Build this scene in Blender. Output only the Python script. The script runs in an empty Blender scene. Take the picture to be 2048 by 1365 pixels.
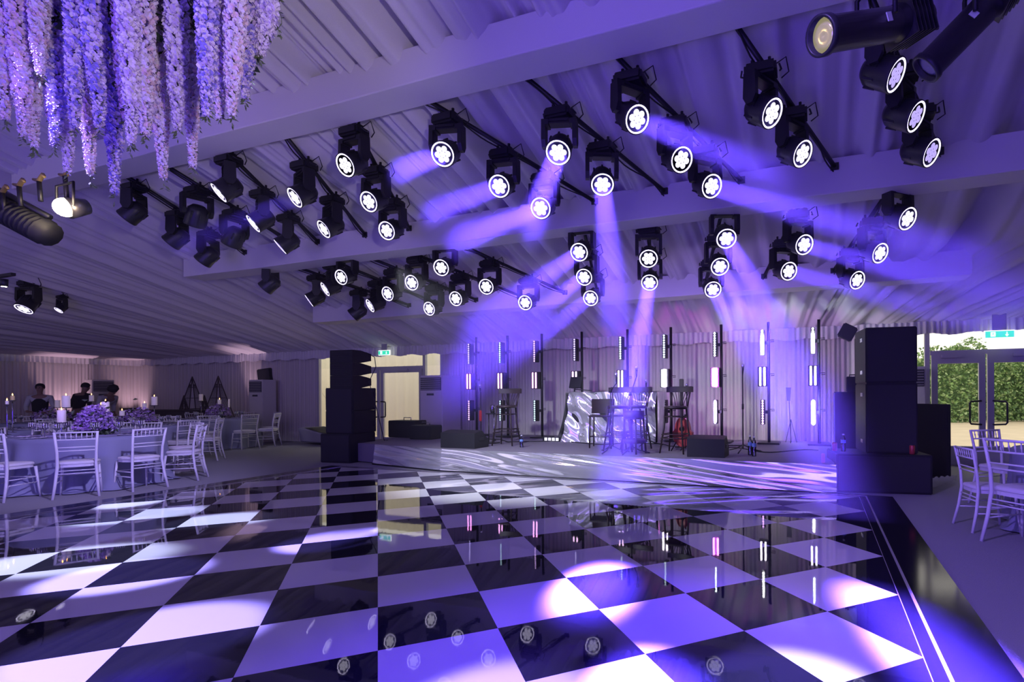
import bpy, bmesh, math, random
from mathutils import Vector, Matrix, Quaternion
R = random.Random(7)
sc = bpy.context.scene
col = sc.collection
PI = math.pi
# ------------------------------------------------------------------ camera
TH = math.radians(20.61); ROLL = 0.0061; CAMZ = 1.318; FPX = 1061.36; CX = 1236.8; CY = 789.05
cam_d = bpy.data.cameras.new('camera'); cam = bpy.data.objects.new('camera', cam_d); col.objects.link(cam)
r0 = Vector((math.cos(TH), math.sin(TH), 0)); f0 = Vector((-math.sin(TH), math.cos(TH), 0)); u0 = Vector((0, 0, 1))
r1 = r0 * math.cos(ROLL) - u0 * math.sin(ROLL); u1 = u0 * math.cos(ROLL) + r0 * math.sin(ROLL)
m = Matrix((r1, u1, -f0)).transposed().to_4x4(); m.translation = (0, 0, CAMZ); cam.matrix_world = m
cam_d.sensor_width = 36; cam_d.lens = FPX / 2048 * 36
cam_d.shift_x = -(CX - 1024) / 2048; cam_d.shift_y = (CY - 682.5) / 2048
cam_d.clip_start = 0.02; cam_d.clip_end = 300
sc.camera = cam
# ------------------------------------------------------------------ world and exposure
w = bpy.data.worlds.new('sky'); sc.world = w; w.use_nodes = True
bg = w.node_tree.nodes['Background']; bg.inputs[0].default_value = (1.0, 0.93, 0.84, 1); bg.inputs[1].default_value = 1.35
sc.view_settings.view_transform = 'Standard'; sc.view_settings.look = 'None'; sc.view_settings.gamma = 1
sc.view_settings.use_curve_mapping = False; sc.view_settings.exposure = 0.2
cy = sc.cycles; cy.max_bounces = 6; cy.diffuse_bounces = 3; cy.glossy_bounces = 4; cy.transmission_bounces = 4; cy.transparent_max_bounces = 12; cy.volume_bounces = 0
cy.use_adaptive_sampling = True; cy.adaptive_threshold = .025; cy.sample_clamp_indirect = 6; cy.caustics_reflective = False; cy.caustics_refractive = False
# ------------------------------------------------------------------ lamp helpers; the large area lights are unseen fills added to brighten the hall
def area(name, loc, target, sx, sy, color, energy, spread=180):
    l = bpy.data.lights.new(name, 'AREA'); l.shape = 'RECTANGLE'; l.size = sx; l.size_y = sy
    l.color = color; l.energy = energy; l.spread = math.radians(spread)
    o = bpy.data.objects.new(name, l); col.objects.link(o); o.location = loc
    o.rotation_euler = (Vector(target) - Vector(loc)).to_track_quat('-Z', 'Y').to_euler(); return o
def spot(name, loc, target, color, energy, angle, blend=.3, radius=.06):
    l = bpy.data.lights.new(name, 'SPOT'); l.color = color; l.energy = energy
    l.spot_size = math.radians(angle); l.spot_blend = blend; l.shadow_soft_size = radius
    o = bpy.data.objects.new(name, l); col.objects.link(o); o.location = loc
    o.rotation_euler = (Vector(target) - Vector(loc)).to_track_quat('-Z', 'Y').to_euler(); return o
area('fill_area_up', (-3.5, -2.5, .35), (-3.5, 2.5, 5), 6, 2.5, (.13, .05, 1.0), 330)  # unseen fill added to throw blue light up onto the ceiling
area('fill_area_front', (-3, -5.5, 3.6), (-5, 8, 1.2), 10, 2, (.36, .26, .95), 165)  # unseen fill added for the faces turned to the camera
area('fill_area_room', (-15, -3, 3.6), (-16, 8, 1.5), 8, 3, (.72, .62, 1.0), 75)  # unseen fill added over the dining side
area('fill_area_stage', (-3.5, 7.6, 2.75), (-3.5, 11.0, 1.0), 7, .2, (.40, .25, 1.0), 40)  # unseen fill added above the stage, aimed at its back
SPOTS = [  # pools of light thrown on the dance floor by the rig above and behind the camera
    ((-.3, -.6, 3.6), (-.12, 2.15, 0), (.38, .33, 1), 620, 13, .25),
    ((-4.6, 1.0, 4.6), (-4.15, 3.6, 0), (.28, .22, 1), 520, 9, .25),
    ((-7.0, .2, 4.6), (-4.75, 2.35, 0), (.32, .27, 1), 560, 9, .3),
    ((-5.0, -.6, 4.6), (-3.4, 1.75, 0), (.30, .24, 1), 500, 11, .3),
    ((-9.5, .8, 4.4), (-5.9, 3.75, 0), (.55, .62, 1), 420, 7, .4),
    ((-9.5, -.2, 4.4), (-5.6, 2.45, 0), (.60, .66, 1), 420, 9, .5),
    ((-9.5, -.4, 4.2), (-7.0, 3.6, 0), (.55, .62, 1), 420, 8, .5),
    ((-1.2, -1.2, 3.6), (-1.2, 1.65, 0), (.30, .22, 1), 420, 13, .4),
    ((-7.5, 1.0, 4.4), (-7.9, 4.0, 0), (.6, .65, 1), 300, 7, .5)]
for i, (a, b, c, e, an, bl) in enumerate(SPOTS): spot('floor_pool_light', a, b, c, e * 12, an, bl)
for x, y, tx, ty, c, e in ((-21.35, 9.3, -21.75, 9.3, (1, .62, .85), 26), (-21.2, 10.8, -21.75, 11.1, (1, .62, .85), 18), (-15.75, 10.8, -15.8, 11.15, (1, .66, .9), 26)):
    spot('curtain_uplight', (x, y, .12), (tx, ty, 2.6), c, e * 5, 50, .8, .04)
spot('table_pin_light', (-9.8, 3.2, 4.2), (-10.5, 4.8, .8), (.45, .25, 1), 230, 26, .4)
spot('table_side_fill', (-3.5, 3.2, 4.4), (-10.6, 4.8, .4), (.50, .42, 1), 1300, 38, .8)  # added fill that shades the cloth folds and brightens the chairs
spot('floor_blue_fill', (-.3, 3.6, 4.2), (-.8, 2.2, 0), (.08, .02, 1), 900, 48, .8)  # added broad spot that turns the right of the floor bluer
spot('table_pin_light', (-13.6, 6.8, 3.6), (-13.9, 9.0, .8), (.6, .55, 1), 60, 36, .4)
spot('booth_fill', (-3.2, 7.9, 3.1), (-4.2, 10.0, 1.0), (.85, .9, 1), 190, 34, .4)  # added spot to brighten the booth drape
spot('skirt_fill', (-4.6, 4.9, 2.8), (-4.2, 7.6, .2), (.82, .85, 1), 600, 88, .7)  # added spot to brighten the mirrored skirt
spot('foliage_fill', (.2, .6, 2.2), (-3.4, 2.3, 3.4), (.95, .80, 1), 240, 50, .6)  # unseen side spot added to bring out the wisteria
spot('right_carpet_fill', (-2.2, .4, 4.4), (2.2, 5.0, 0), (.32, .20, 1), 900, 52, .7)  # added blue spot to lift the dark carpet and chairs on the right
lp_ = bpy.data.lights.new('warm_lamp_glow', 'POINT'); lp_.color = (1, .72, .45); lp_.energy = 11; lp_.shadow_soft_size = .06
lo_ = bpy.data.objects.new('warm_lamp_glow', lp_); col.objects.link(lo_)
# ------------------------------------------------------------------ projection helpers (a pixel of the photo and one known coordinate give the real point)
def ray(px, py):
    u = (px - CX) / FPX; v = -(py - CY) / FPX
    return f0 + r1 * u + u1 * v
def onz(px, py, z=0.0):
    d = ray(px, py); return Vector((0, 0, CAMZ)) + d * ((z - CAMZ) / d.z)
def ony(px, py, y):
    d = ray(px, py); return Vector((0, 0, CAMZ)) + d * (y / d.y)
def roofz0(y): return 6.208 - .325 * abs(y)
EAVE = 2.568
def roofz(x, y):
    b = roofz0(y)
    if x < -11.4: t = min(1, (-11.4 - x) / 10.4); b = b + (EAVE - b) * t ** .85
    elif x > 2.2: t = min(1, (x - 2.2) / 9.5); b = b + (EAVE - b) * t
    return b
# ------------------------------------------------------------------ materials
MATS = {}
def mat(name, color, rough=.5, metal=0., emit=None, es=0., noise=None, bump=0., bscale=40., sheen=0., coat=0., trans=0., alpha=1.):
    if name in MATS: return MATS[name]
    m = bpy.data.materials.new(name); m.use_nodes = True; nt = m.node_tree; p = nt.nodes['Principled BSDF']
    p.inputs['Base Color'].default_value = (*color, 1); p.inputs['Roughness'].default_value = rough; p.inputs['Metallic'].default_value = metal
    if emit: p.inputs['Emission Color'].default_value = (*emit, 1); p.inputs['Emission Strength'].default_value = es
    if coat: p.inputs['Coat Weight'].default_value = coat
    if trans: p.inputs['Transmission Weight'].default_value = trans
    if sheen: p.inputs['Sheen Weight'].default_value = sheen
    if alpha < 1: p.inputs['Alpha'].default_value = alpha
    tc = nt.nodes.new('ShaderNodeTexCoord')
    n = nt.nodes.new('ShaderNodeTexNoise'); n.inputs['Scale'].default_value = bscale; nt.links.new(tc.outputs['Object'], n.inputs['Vector'])
    k = noise if noise is not None else .06
    mx = nt.nodes.new('ShaderNodeMix'); mx.data_type = 'RGBA'; mx.inputs[6].default_value = (*[c * (1 - k) for c in color], 1); mx.inputs[7].default_value = (*[min(1, c * (1 + k)) for c in color], 1)
    nt.links.new(n.outputs['Fac'], mx.inputs[0]); nt.links.new(mx.outputs[2], p.inputs['Base Color'])
    if bump:
        b = nt.nodes.new('ShaderNodeBump'); b.inputs['Strength'].default_value = bump; b.inputs['Distance'].default_value = .01
        nt.links.new(n.outputs['Fac'], b.inputs['Height']); nt.links.new(b.outputs['Normal'], p.inputs['Normal'])
    MATS[name] = m; return m
M_lining = mat('lining fabric', (.74, .72, .72), .85, sheen=.2, bump=.05, bscale=120)
M_beam = mat('beam fabric', (.78, .76, .76), .85, bump=.03, bscale=150)
M_curtain = mat('pleated curtain', (.62, .58, .55), .9, bump=.1, bscale=90)
M_carpet = mat('grey carpet', (.30, .30, .32), .95, noise=.25, bump=.5, bscale=220)
M_black = mat('black metal', (.012, .012, .016), .45)
M_dark = mat('black plastic', (.02, .02, .026), .38)
M_cab = mat('speaker cabinet', (.012, .012, .016), .6, bump=.2, bscale=300)
M_grille = mat('speaker grille', (.02, .02, .026), .5, bump=.5, bscale=500)
M_chair = mat('white lacquer', (.80, .79, .82), .35)
M_cush = mat('ivory cushion', (.74, .72, .74), .8)
M_cloth = mat('grey tablecloth', (.27, .28, .40), .75, bump=.1, bscale=200)
M_top = mat('table wood', (.35, .25, .16), .6)
M_al = mat('grey aluminium', (.55, .54, .58), .4, .3)
M_ac = mat('cream plastic', (.72, .70, .66), .5)
M_acg = mat('dark louvre', (.05, .05, .07), .5)
M_wax = mat('ivory wax', (.85, .80, .78), .5, emit=(1, .75, .6), es=.06)
M_flame = mat('candle flame', (1, .5, .1), .5, emit=(1, .42, .08), es=18)
M_wood = mat('dark stool wood', (.035, .022, .022), .45)
M_foil = mat('mirrored film', (.95, .96, .98), .10, .74)
M_stage = mat('stage carpet', (.22, .20, .24), .9, bump=.3, bscale=200)
M_leaf = mat('leaf green', (.035, .06, .025), .6, noise=.5)
M_skin = mat('skin', (.32, .19, .14), .55)
M_hair = mat('dark hair', (.012, .01, .01), .7)
M_shirt = mat('white shirt', (.6, .6, .62), .8)
M_vest = mat('black cloth', (.015, .015, .02), .85)
M_red = mat('red guitar', (.45, .06, .05), .3, coat=.5)
M_chrome = mat('chrome', (.75, .75, .78), .15, 1.)
M_paper = mat('white label', (.8, .8, .82), .6)
def glass(name, tint=(.95, .97, 1), g=.12):
    if name in MATS: return MATS[name]
    m = bpy.data.materials.new(name); m.use_nodes = True; nt = m.node_tree; nt.nodes.clear()
    o = nt.nodes.new('ShaderNodeOutputMaterial'); mix = nt.nodes.new('ShaderNodeMixShader'); t = nt.nodes.new('ShaderNodeBsdfTransparent'); gl = nt.nodes.new('ShaderNodeBsdfGlossy')
    t.inputs[0].default_value = (*tint, 1); gl.inputs['Roughness'].default_value = .04
    lw = nt.nodes.new('ShaderNodeLayerWeight'); lw.inputs[0].default_value = g * 2
    nt.links.new(lw.outputs['Fresnel'], mix.inputs[0]); nt.links.new(t.outputs[0], mix.inputs[1]); nt.links.new(gl.outputs[0], mix.inputs[2]); nt.links.new(mix.outputs[0], o.inputs[0])
    MATS[name] = m; return m
M_pane = glass('window glass', (.97, .98, .97), .06)
M_glass = glass('drinking glass', (.90, .92, 1), .42)
M_bottle = glass('clear bottle', (.75, .8, .9), .3)
def emis(name, c, s): return mat(name, (.5, .5, .5), .5, emit=c, es=s)
M_ring = emis('lens ring light', (.74, .66, 1), 2.6)
M_petal = emis('lens cell light', (.86, .82, 1), 1.15)
M_petal2 = emis('dim lens cell', (.55, .45, 1), .8)
M_lensb = mat('lens black', (.16, .14, .30), .3)
# ------------------------------------------------------------------ mesh builder
class MB:
    def __init__(s): s.v = []; s.f = []; s.mi = []; s.sm = []; s.mats = []
    def _m(s, m):
        if m is None: return 0
        if m not in s.mats: s.mats.append(m)
        return s.mats.index(m)
    def add(s, vs, fs, m=None, smooth=False, T=None):
        o = len(s.v); k = s._m(m)
        s.v += [tuple(T @ Vector(v)) if T else tuple(v) for v in vs]
        for f in fs: s.f.append([o + i for i in f]); s.mi.append(k); s.sm.append(smooth)
        return s
    def box(s, c, d, m=None, T=None, bev=0.):
        x, y, z = [k / 2 for k in d]; cx, cy, cz = c
        if bev <= 0:
            vs = [(cx + a * x, cy + b * y, cz + e * z) for a in (-1, 1) for b in (-1, 1) for e in (-1, 1)]
            return s.add(vs, [(0, 1, 3, 2), (4, 6, 7, 5), (0, 4, 5, 1), (2, 3, 7, 6), (0, 2, 6, 4), (1, 5, 7, 3)], m, False, T)
        bm = bmesh.new(); bmesh.ops.create_cube(bm, size=1); bmesh.ops.scale(bm, vec=d, verts=bm.verts)
        bmesh.ops.bevel(bm, geom=bm.edges[:], offset=bev, segments=2, affect='EDGES'); bmesh.ops.translate(bm, vec=c, verts=bm.verts)
        bm.verts.index_update(); vs = [v.co.copy() for v in bm.verts]; fs = [[v.index for v in f.verts] for f in bm.faces]; bm.free()
        return s.add(vs, fs, m, False, T)
    def tube(s, pts, r, m=None, n=8, T=None, caps=True, smooth=True):
        pts = [Vector(p) for p in pts]; rs = r if isinstance(r, (list, tuple)) else [r] * len(pts); vs = []; fs = []; up = None
        for i, p in enumerate(pts):
            d = (pts[min(i + 1, len(pts) - 1)] - pts[max(i - 1, 0)]).normalized()
            if up is None: up = Vector((0, 0, 1)) if abs(d.z) < .9 else Vector((1, 0, 0))
            a = d.cross(up).normalized(); b = a.cross(d).normalized(); up = b
            for k in range(n): t = 2 * PI * k / n; vs.append(p + (a * math.cos(t) + b * math.sin(t)) * rs[i])
        for i in range(len(pts) - 1):
            for k in range(n): fs.append((i * n + k, i * n + (k + 1) % n, (i + 1) * n + (k + 1) % n, (i + 1) * n + k))
        if caps: fs.append(tuple(range(n))[::-1]); fs.append(tuple((len(pts) - 1) * n + k for k in range(n)))
        return s.add(vs, fs, m, smooth, T)
    def lathe(s, prof, c=(0, 0, 0), m=None, n=20, T=None, smooth=True, wob=None, cap=True):
        vs = []; fs = []
        for (r, z) in prof:
            for k in range(n):
                t = 2 * PI * k / n; rr = r * (wob(t, z) if wob else 1); vs.append((c[0] + rr * math.cos(t), c[1] + rr * math.sin(t), c[2] + z))
        for i in range(len(prof) - 1):
            for k in range(n): fs.append((i * n + k, i * n + (k + 1) % n, (i + 1) * n + (k + 1) % n, (i + 1) * n + k))
        if cap and prof[0][0] > 1e-4: fs.append(tuple(range(n))[::-1])
        if cap and prof[-1][0] > 1e-4: fs.append(tuple((len(prof) - 1) * n + k for k in range(n)))
        return s.add(vs, fs, m, smooth, T)
    def grid(s, nx, ny, fn, m=None, smooth=True):
        vs = [fn(i / nx, j / ny) for j in range(ny + 1) for i in range(nx + 1)]
        fs = [(j * (nx + 1) + i, j * (nx + 1) + i + 1, (j + 1) * (nx + 1) + i + 1, (j + 1) * (nx + 1) + i) for j in range(ny) for i in range(nx)]
        return s.add(vs, fs, m, smooth)
    def prism(s, poly, z0, z1, m=None, T=None):
        n = len(poly); vs = [(x, y, z0) for x, y in poly] + [(x, y, z1) for x, y in poly]
        fs = [tuple(range(n))[::-1], tuple(range(n, 2 * n))] + [(i, (i + 1) % n, n + (i + 1) % n, n + i) for i in range(n)]
        return s.add(vs, fs, m, False, T)
    def build(s, name, m=None, parent=None, T=None):
        me = bpy.data.meshes.new(name); me.from_pydata([tuple(v) for v in s.v], [], s.f)
        ms = s.mats if s.mats else [m]
        if s.mats and m and m not in s.mats and any(False for _ in ()): ms = ms + [m]
        for k in ms: me.materials.append(k)
        me.polygons.foreach_set('material_index', s.mi); me.polygons.foreach_set('use_smooth', s.sm); me.update()
        o = bpy.data.objects.new(name, me); col.objects.link(o)
        if parent: o.parent = parent
        if T is not None: o.matrix_local = T
        return o
def tag(o, label=None, cat=None, group=None, kind=None):
    if label: o['label'] = label
    if cat: o['category'] = cat
    if group: o['group'] = group
    if kind: o['kind'] = kind
    return o
def thing(name, label, cat, loc=(0, 0, 0), rz=0., group=None):
    o = bpy.data.objects.new(name, None); o.empty_display_size = .1; col.objects.link(o); o.location = loc; o.rotation_euler = (0, 0, rz)
    return tag(o, label, cat, group)
def copy_tree(o, parent=None):
    c = o.copy(); col.objects.link(c); c.parent = parent
    for ch in KIDS.get(o.name, []) or list(o.children):
        copy_tree(ch, c)
    return c
KIDS = {}
def dup(o, label, loc, rz=0., group=None, s=1.):
    c = copy_tree(o); c.location = loc; c.rotation_euler = (0, 0, rz); c['label'] = label; c.scale = (s, s, s)
    if group: c['group'] = group
    return c
ORD = ['first', 'second', 'third', 'fourth', 'fifth', 'sixth', 'seventh', 'eighth', 'ninth', 'tenth', 'eleventh', 'twelfth']
# ================================================================== SETTING
MB().box((-4, 6, -.1), (60, 34, .2)).build('floor', M_carpet).update_tag(); tag(bpy.data.objects['floor'], kind='structure')
bpy.data.objects['floor'].location = (0, 0, 0)
FLO = bpy.data.objects['floor']
# the carpet ends at the doors, lawn beyond
for v in FLO.data.vertices:
    v.co.x = -23 if v.co.x < 0 else 13; v.co.y = -9 if v.co.y < 6 else 11.35
# ceiling lining: one long draped sheet with real folds
def fold(s): return .022 * math.sin(s * 31) + .02 * math.sin(s * 17.3 + 1.1) + .014 * math.sin(s * 53.7 + 2) + .03 * math.sin(s * 7.1 + .4) * math.sin(s * 2.3)
def fold_sharp(s):
    b = abs(math.sin(s * 5.3 + .9 * math.sin(s * 3.1))) ** 9 * .15 + abs(math.sin(s * 3.37 + 1 + 1.2 * math.sin(s * 1.3))) ** 16 * .20 + abs(math.sin(s * 8.9 + 2 + 1.4 * math.sin(s * 2.2))) ** 12 * .08
    return fold(s) * .7 + b
def ceil_pt(u, v):
    e = -21.8 + u * 33.8; y = -9 + v * 20.2
    g = min(1.3, max(0., (e + 1.2) * .42))
    x = e + (11.2 - max(y, 8.6)) * g * .55
    return (x, y, roofz(x, y) + fold_sharp(e) * max(0, min(1, (11.2 - y) / .7)))
tag(MB().grid(2400, 40, ceil_pt).build('ceiling', M_lining), kind='structure')
# ridge at y = 0 needs a vertex row: handled by the 40 rows of the grid closely enough
def beam(n, y, x0, x1, zb, zt, d=.40):
    b = MB()
    def sec(x): return [(x, y, zb), (x, y + d, zb), (x, y + d, zt - .1), (x, y, zt)]
    nx = 24; rows = [sec(x0 + (x1 - x0) * i / nx) for i in range(nx + 1)]
    vs = [p for r_ in rows for p in r_]; fs = []
    for i in range(nx):
        for k in range(4): fs.append((i * 4 + k, i * 4 + (k + 1) % 4, i * 4 + 4 + (k + 1) % 4, i * 4 + 4 + k))
    fs += [(0, 3, 2, 1), (nx * 4, nx * 4 + 1, nx * 4 + 2, nx * 4 + 3)]
    vs = [(p[0], p[1], p[2] + (.006 * math.sin(p[0] * 1.7 + n))) for p in vs]
    o = b.add(vs, fs).build('trim_%d' % n, M_beam); tag(o, kind='structure')
    bv = o.modifiers.new('soft edge', 'BEVEL'); bv.width = .012; bv.segments = 2
BEAMS = {1: (4.36, 1.318 + .737 * 4.36, 1.318 + .801 * 4.36), 2: (6.72, 1.318 + .348 * 6.72, 1.318 + .397 * 6.72), 3: (8.98, 1.318 + .189 * 8.98, 1.318 + .221 * 8.98)}
for n, (y, zb, zt) in BEAMS.items(): beam(n, y, -11.6 + .35 * (n == 3) * 2, 2.1 if n == 3 else 3.6, zb, zt + .09)
# walls: pleated curtains
def pleat(s): return .014 * math.sin(s * 71 + 2.5 * math.sin(s * 3.7)) + .012 * math.sin(s * 33 + 1) + .012 * math.sin(s * 9 + 2)
def wall_x(name, x0, x1, y, z1, z0=0., m=M_curtain, n=None):
    n = n or int(abs(x1 - x0) * 90)
    def f(u, v):
        x = x0 + (x1 - x0) * u; return (x, y + pleat(x) * (1 - .35 * v), z0 + (z1 - z0) * v)
    return MB().grid(n, 3, f, m)
DL0, DL1 = -13.42, -9.02      # left glazed opening
DR0, DR1 = 1.55, 5.2          # right glazed opening
b = wall_x('wall_back', -21.8, DL0, 11.2, EAVE + .06)
b2 = wall_x('x', DL1, DR0, 11.2, EAVE + .06); b.add(b2.v, b2.f, M_curtain, True)
b2 = wall_x('x', DR1, 12, 11.2, EAVE + .06); b.add(b2.v, b2.f, M_curtain, True)
tag(b.build('wall_back'), kind='structure')
b = MB().grid(1100, 3, lambda u, v: (-21.8 + pleat(u * 20) * (1 - .35 * v), -9 + u * 20.2, v * (EAVE + .05)))
tag(b.build('wall_left', M_curtain), kind='structure')
b = MB().grid(600, 3, lambda u, v: (12 - pleat(u * 20) * (1 - .35 * v), -9 + u * 20.2, v * (EAVE + .05)))
tag(b.build('wall_right', M_curtain), kind='structure')
b = MB().grid(600, 3, lambda u, v: (-21.8 + u * 33.8, -9 - pleat(u * 33) * .5, v * 3.4))
tag(b.build('wall_front', M_curtain), kind='structure')
# gathered valance under the eaves
def val(u, v):
    x = -21.8 + u * 33.8; k = .03 * math.sin(x * 60) + .02 * math.sin(x * 37)
    return (x, 11.10 + k * (.4 + .6 * (1 - v)) - .02, EAVE - .19 - .02 * math.sin(x * 9) * (1 - v) + .24 * v)
tag(MB().grid(2400, 3, val).build('trim_4', M_lining), kind='structure')
def vall(u, v):
    y = -9 + u * 20.1; k = .03 * math.sin(y * 60) + .02 * math.sin(y * 37)
    return (-21.72 + k * (1 - .6 * v), y, EAVE - .19 + .24 * v)
tag(MB().grid(1200, 3, vall).build('trim_5', M_lining), kind='structure')
# ---- glazed doors
def frame_bar(b, x0, x1, z0, z1, y=11.22, d=.09): b.box(((x0 + x1) / 2, y, (z0 + z1) / 2), (x1 - x0, d, z1 - z0), M_al)
def door(name, x0, x1, posts, leaf, ztr, zlt, zbt, transom=True):
    """posts: x of vertical posts; leaf: (xl, xm, xr) of the pair of leaves; ztr transom z; zlt top of leaf glass; zbt bottom of leaf glass"""
    b = MB(); frame_bar(b, x0, x1, EAVE - .12, EAVE - .02); frame_bar(b, x0, x1, 0, .10)
    for p in posts: frame_bar(b, p - .04, p + .04, .1, EAVE - .12)
    xl, xm, xr = leaf
    frame_bar(b, xl, xr, ztr, ztr + .08)
    o = b.build(name); tag(o, kind='structure')
    for (a, c) in ((xl, xm), (xm, xr)):
        lb = MB(); fw = .10
        lb.box(((a + c) / 2, 11.19, (zlt + ztr) / 2), (c - a - .03, .06, ztr - zlt), M_al); lb.box(((a + c) / 2, 11.19, (.08 + zbt) / 2), (c - a - .03, .06, zbt - .08), M_al)
        for q in (a + .015 + fw / 2, c - .015 - fw / 2): lb.box((q, 11.19, (zlt + zbt) / 2), (fw, .06, zlt - zbt), M_al)
        lf = lb.build('door_leaf', None, o)
        MB().box(((a + c) / 2, 11.19, (zlt + zbt) / 2), (c - a - 2 * fw - .02, .012, zlt - zbt)).build('pane', M_pane, lf)
        hx = c - .10 if c == xm else a + .10; s = -1 if c == xm else 1
        MB().tube([(hx, 11.16, 1.16), (hx, 11.08, 1.16), (hx + s * -.0 + s * .16, 11.07, 1.15), (hx + s * .18, 11.06, 1.12), (hx + s * .18, 11.06, .78), (hx + s * .16, 11.07, .75), (hx, 11.08, .74), (hx, 11.16, .74)], .016, M_black, 8).build('handle', None, lf)
        MB().box(((a + c) / 2 + s * .1, 11.13, ztr - .03), (.34, .05, .06), M_al, bev=.01).build('door_closer', None, lf)
    MB().box(((x0 + x1) / 2, 11.24, (EAVE - .12 + ztr + .08) / 2), (x1 - x0, .01, EAVE - .2 - ztr)).build('pane', M_pane, o)
    return o
door('door_1', DL0, DL1, (DL0 + .04, -12.62, -9.62, DL1 - .04), (-12.55, -11.08 + .0, -9.66), 2.02, 1.93, .2)
xr0 = ony(1857, 800, 11.2).x; xrm = ony(1972, 800, 11.2).x
door('door_2', DR0, DR1, (DR0 + .04, xr0 - .02, DR1 - .04), (xr0 + .03, xrm, xrm + (xrm - xr0)), 2.0, 1.84, .34)
for name, a, c in (('window_1', DL0 + .08, -12.66), ('window_2', -9.58, DL1 - .08)):
    tag(MB().box(((a + c) / 2, 11.23, 1.25), (c - a, .012, 2.3)).build(name, M_pane), kind='structure')
# lawn, outer canvas, hedge (outside)
M_lawn = mat('dry lawn', (.62, .52, .38), .95, noise=.2, bscale=2)
tag(MB().box((0, 31.5, -.12), (90, 40, .2)).build('lawn', M_lawn), 'pale dry lawn outside the marquee doors', 'lawn', kind='structure')
M_canvas = mat('cream canvas', (.86, .80, .66), .8)
tag(MB().grid(200, 2, lambda u, v: (-19 + u * 9.55, 13.6 + .03 * math.sin(u * 160), v * 3.1)).build('canvas_screen', M_canvas), 'cream canvas screen standing outside the glazed doors on the left', 'canvas screen')
def leaves(name, n, fpos, size, mats, parent=None, seed=3, up=.3):
    rr = random.Random(seed); b = MB()
    for _ in range(n):
        p = Vector(fpos(rr)); d = Vector((rr.uniform(-1, 1), rr.uniform(-1, 1), rr.uniform(-1, up))).normalized(); q = d.cross(Vector((rr.uniform(-1, 1), rr.uniform(-1, 1), rr.uniform(-1, 1)))).normalized()
        s = size * rr.uniform(.6, 1.3); nn = d.cross(q) * s * .15
        b.add([p, p + d * s * .5 + q * s * .3 + nn, p + d * s, p + d * s * .5 - q * s * .3 + nn], [(0, 1, 2), (0, 2, 3)], rr.choice(mats))
    return b.build(name, None, parent)
M_h = [mat('hedge green %d' % i, c, .7) for i, c in enumerate(((.20, .34, .12), (.28, .44, .16), (.12, .22, .09), (.40, .52, .26)))]
def hedge(x0, x1, y, h, label, n, seed):
    o = thing('hedge', label, 'hedge', (0, 0, 0))
    leaves('foliage', n, lambda r: ((x := r.uniform(x0, x1)), y + r.uniform(-.3, .5) + .9 * math.sin(x * .9 + r.uniform(-.2, .2)), max(0, r.uniform(0, h + .35 * math.sin(x * 1.3) + .2 * math.sin(x * 3.1)))), .17, M_h, o, seed)
    MB().grid(60, 6, lambda u, v: (x0 + (x1 - x0) * u, y + .7 + .9 * math.sin((x0 + (x1 - x0) * u) * .9), v * (h - .25 + .35 * math.sin((x0 + (x1 - x0) * u) * 1.3)))).build('stems', M_h[2], o)
hedge(2, 30, 28, 3.3, 'tall green hedge across the lawn seen through the right doors', 26000, 1)
hedge(-18, -2, 24, 4.2, 'green hedge top seen through the narrow window by the left doors', 5000, 2)
# haze that fills the hall above the dance floor and the stage
HZ = bpy.data.materials.new('theatrical haze'); HZ.use_nodes = True; nt = HZ.node_tree; nt.nodes.clear()
o_ = nt.nodes.new('ShaderNodeOutputMaterial'); vs_ = nt.nodes.new('ShaderNodeVolumeScatter'); vs_.inputs['Color'].default_value = (1, 1, 1, 1); vs_.inputs['Density'].default_value = HAZE = .007; vs_.inputs['Anisotropy'].default_value = .35
nt.links.new(vs_.outputs[0], o_.inputs['Volume'])
hz = MB().prism([(-12, 3.9), (2.0, 3.9), (2.0, 10.9), (-12, 10.9)], .45, 3.9).build('haze', HZ); tag(hz, 'thin bluish haze hanging above the dance floor and stage', 'haze', kind='stuff')
# ================================================================== DANCE FLOOR
M_tile = bpy.data.materials.new('polished chequered tiles'); M_tile.use_nodes = True
nt = M_tile.node_tree; p = nt.nodes['Principled BSDF']
tc = nt.nodes.new('ShaderNodeTexCoord'); mp = nt.nodes.new('ShaderNodeMapping'); mp.inputs['Rotation'].default_value = (0, 0, math.radians(-45))
TS = .6096
A = Vector((-2.11, 2.10))
ca, sa = math.cos(math.radians(-45)), math.sin(math.radians(-45))
mp.inputs['Location'].default_value = (-(A.x * ca - A.y * sa) + .0, -(A.x * sa + A.y * ca), .0)
ck = nt.nodes.new('ShaderNodeTexChecker'); ck.inputs['Scale'].default_value = 1 / TS
ck.inputs['Color1'].default_value = (.012, .012, .020, 1); ck.inputs['Color2'].default_value = (.62, .61, .64, 1)
nt.links.new(tc.outputs['Object'], mp.inputs[0]); sh = nt.nodes.new('ShaderNodeVectorMath'); sh.operation = 'ADD'; sh.inputs[1].default_value = (0, 0, .2 + .6096)
nt.links.new(mp.outputs[0], sh.inputs[0]); nt.links.new(sh.outputs[0], ck.inputs['Vector']); nt.links.new(ck.outputs['Color'], p.inputs['Base Color'])
nz = nt.nodes.new('ShaderNodeTexNoise'); nz.inputs['Scale'].default_value = 3; nz.inputs['Detail'].default_value = 6
nt.links.new(tc.outputs['Object'], nz.inputs['Vector'])
mr = nt.nodes.new('ShaderNodeMapRange'); mr.inputs[3].default_value = .01; mr.inputs[4].default_value = .04; nt.links.new(nz.outputs['Fac'], mr.inputs[0]); nt.links.new(mr.outputs[0], p.inputs['Roughness'])
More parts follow.
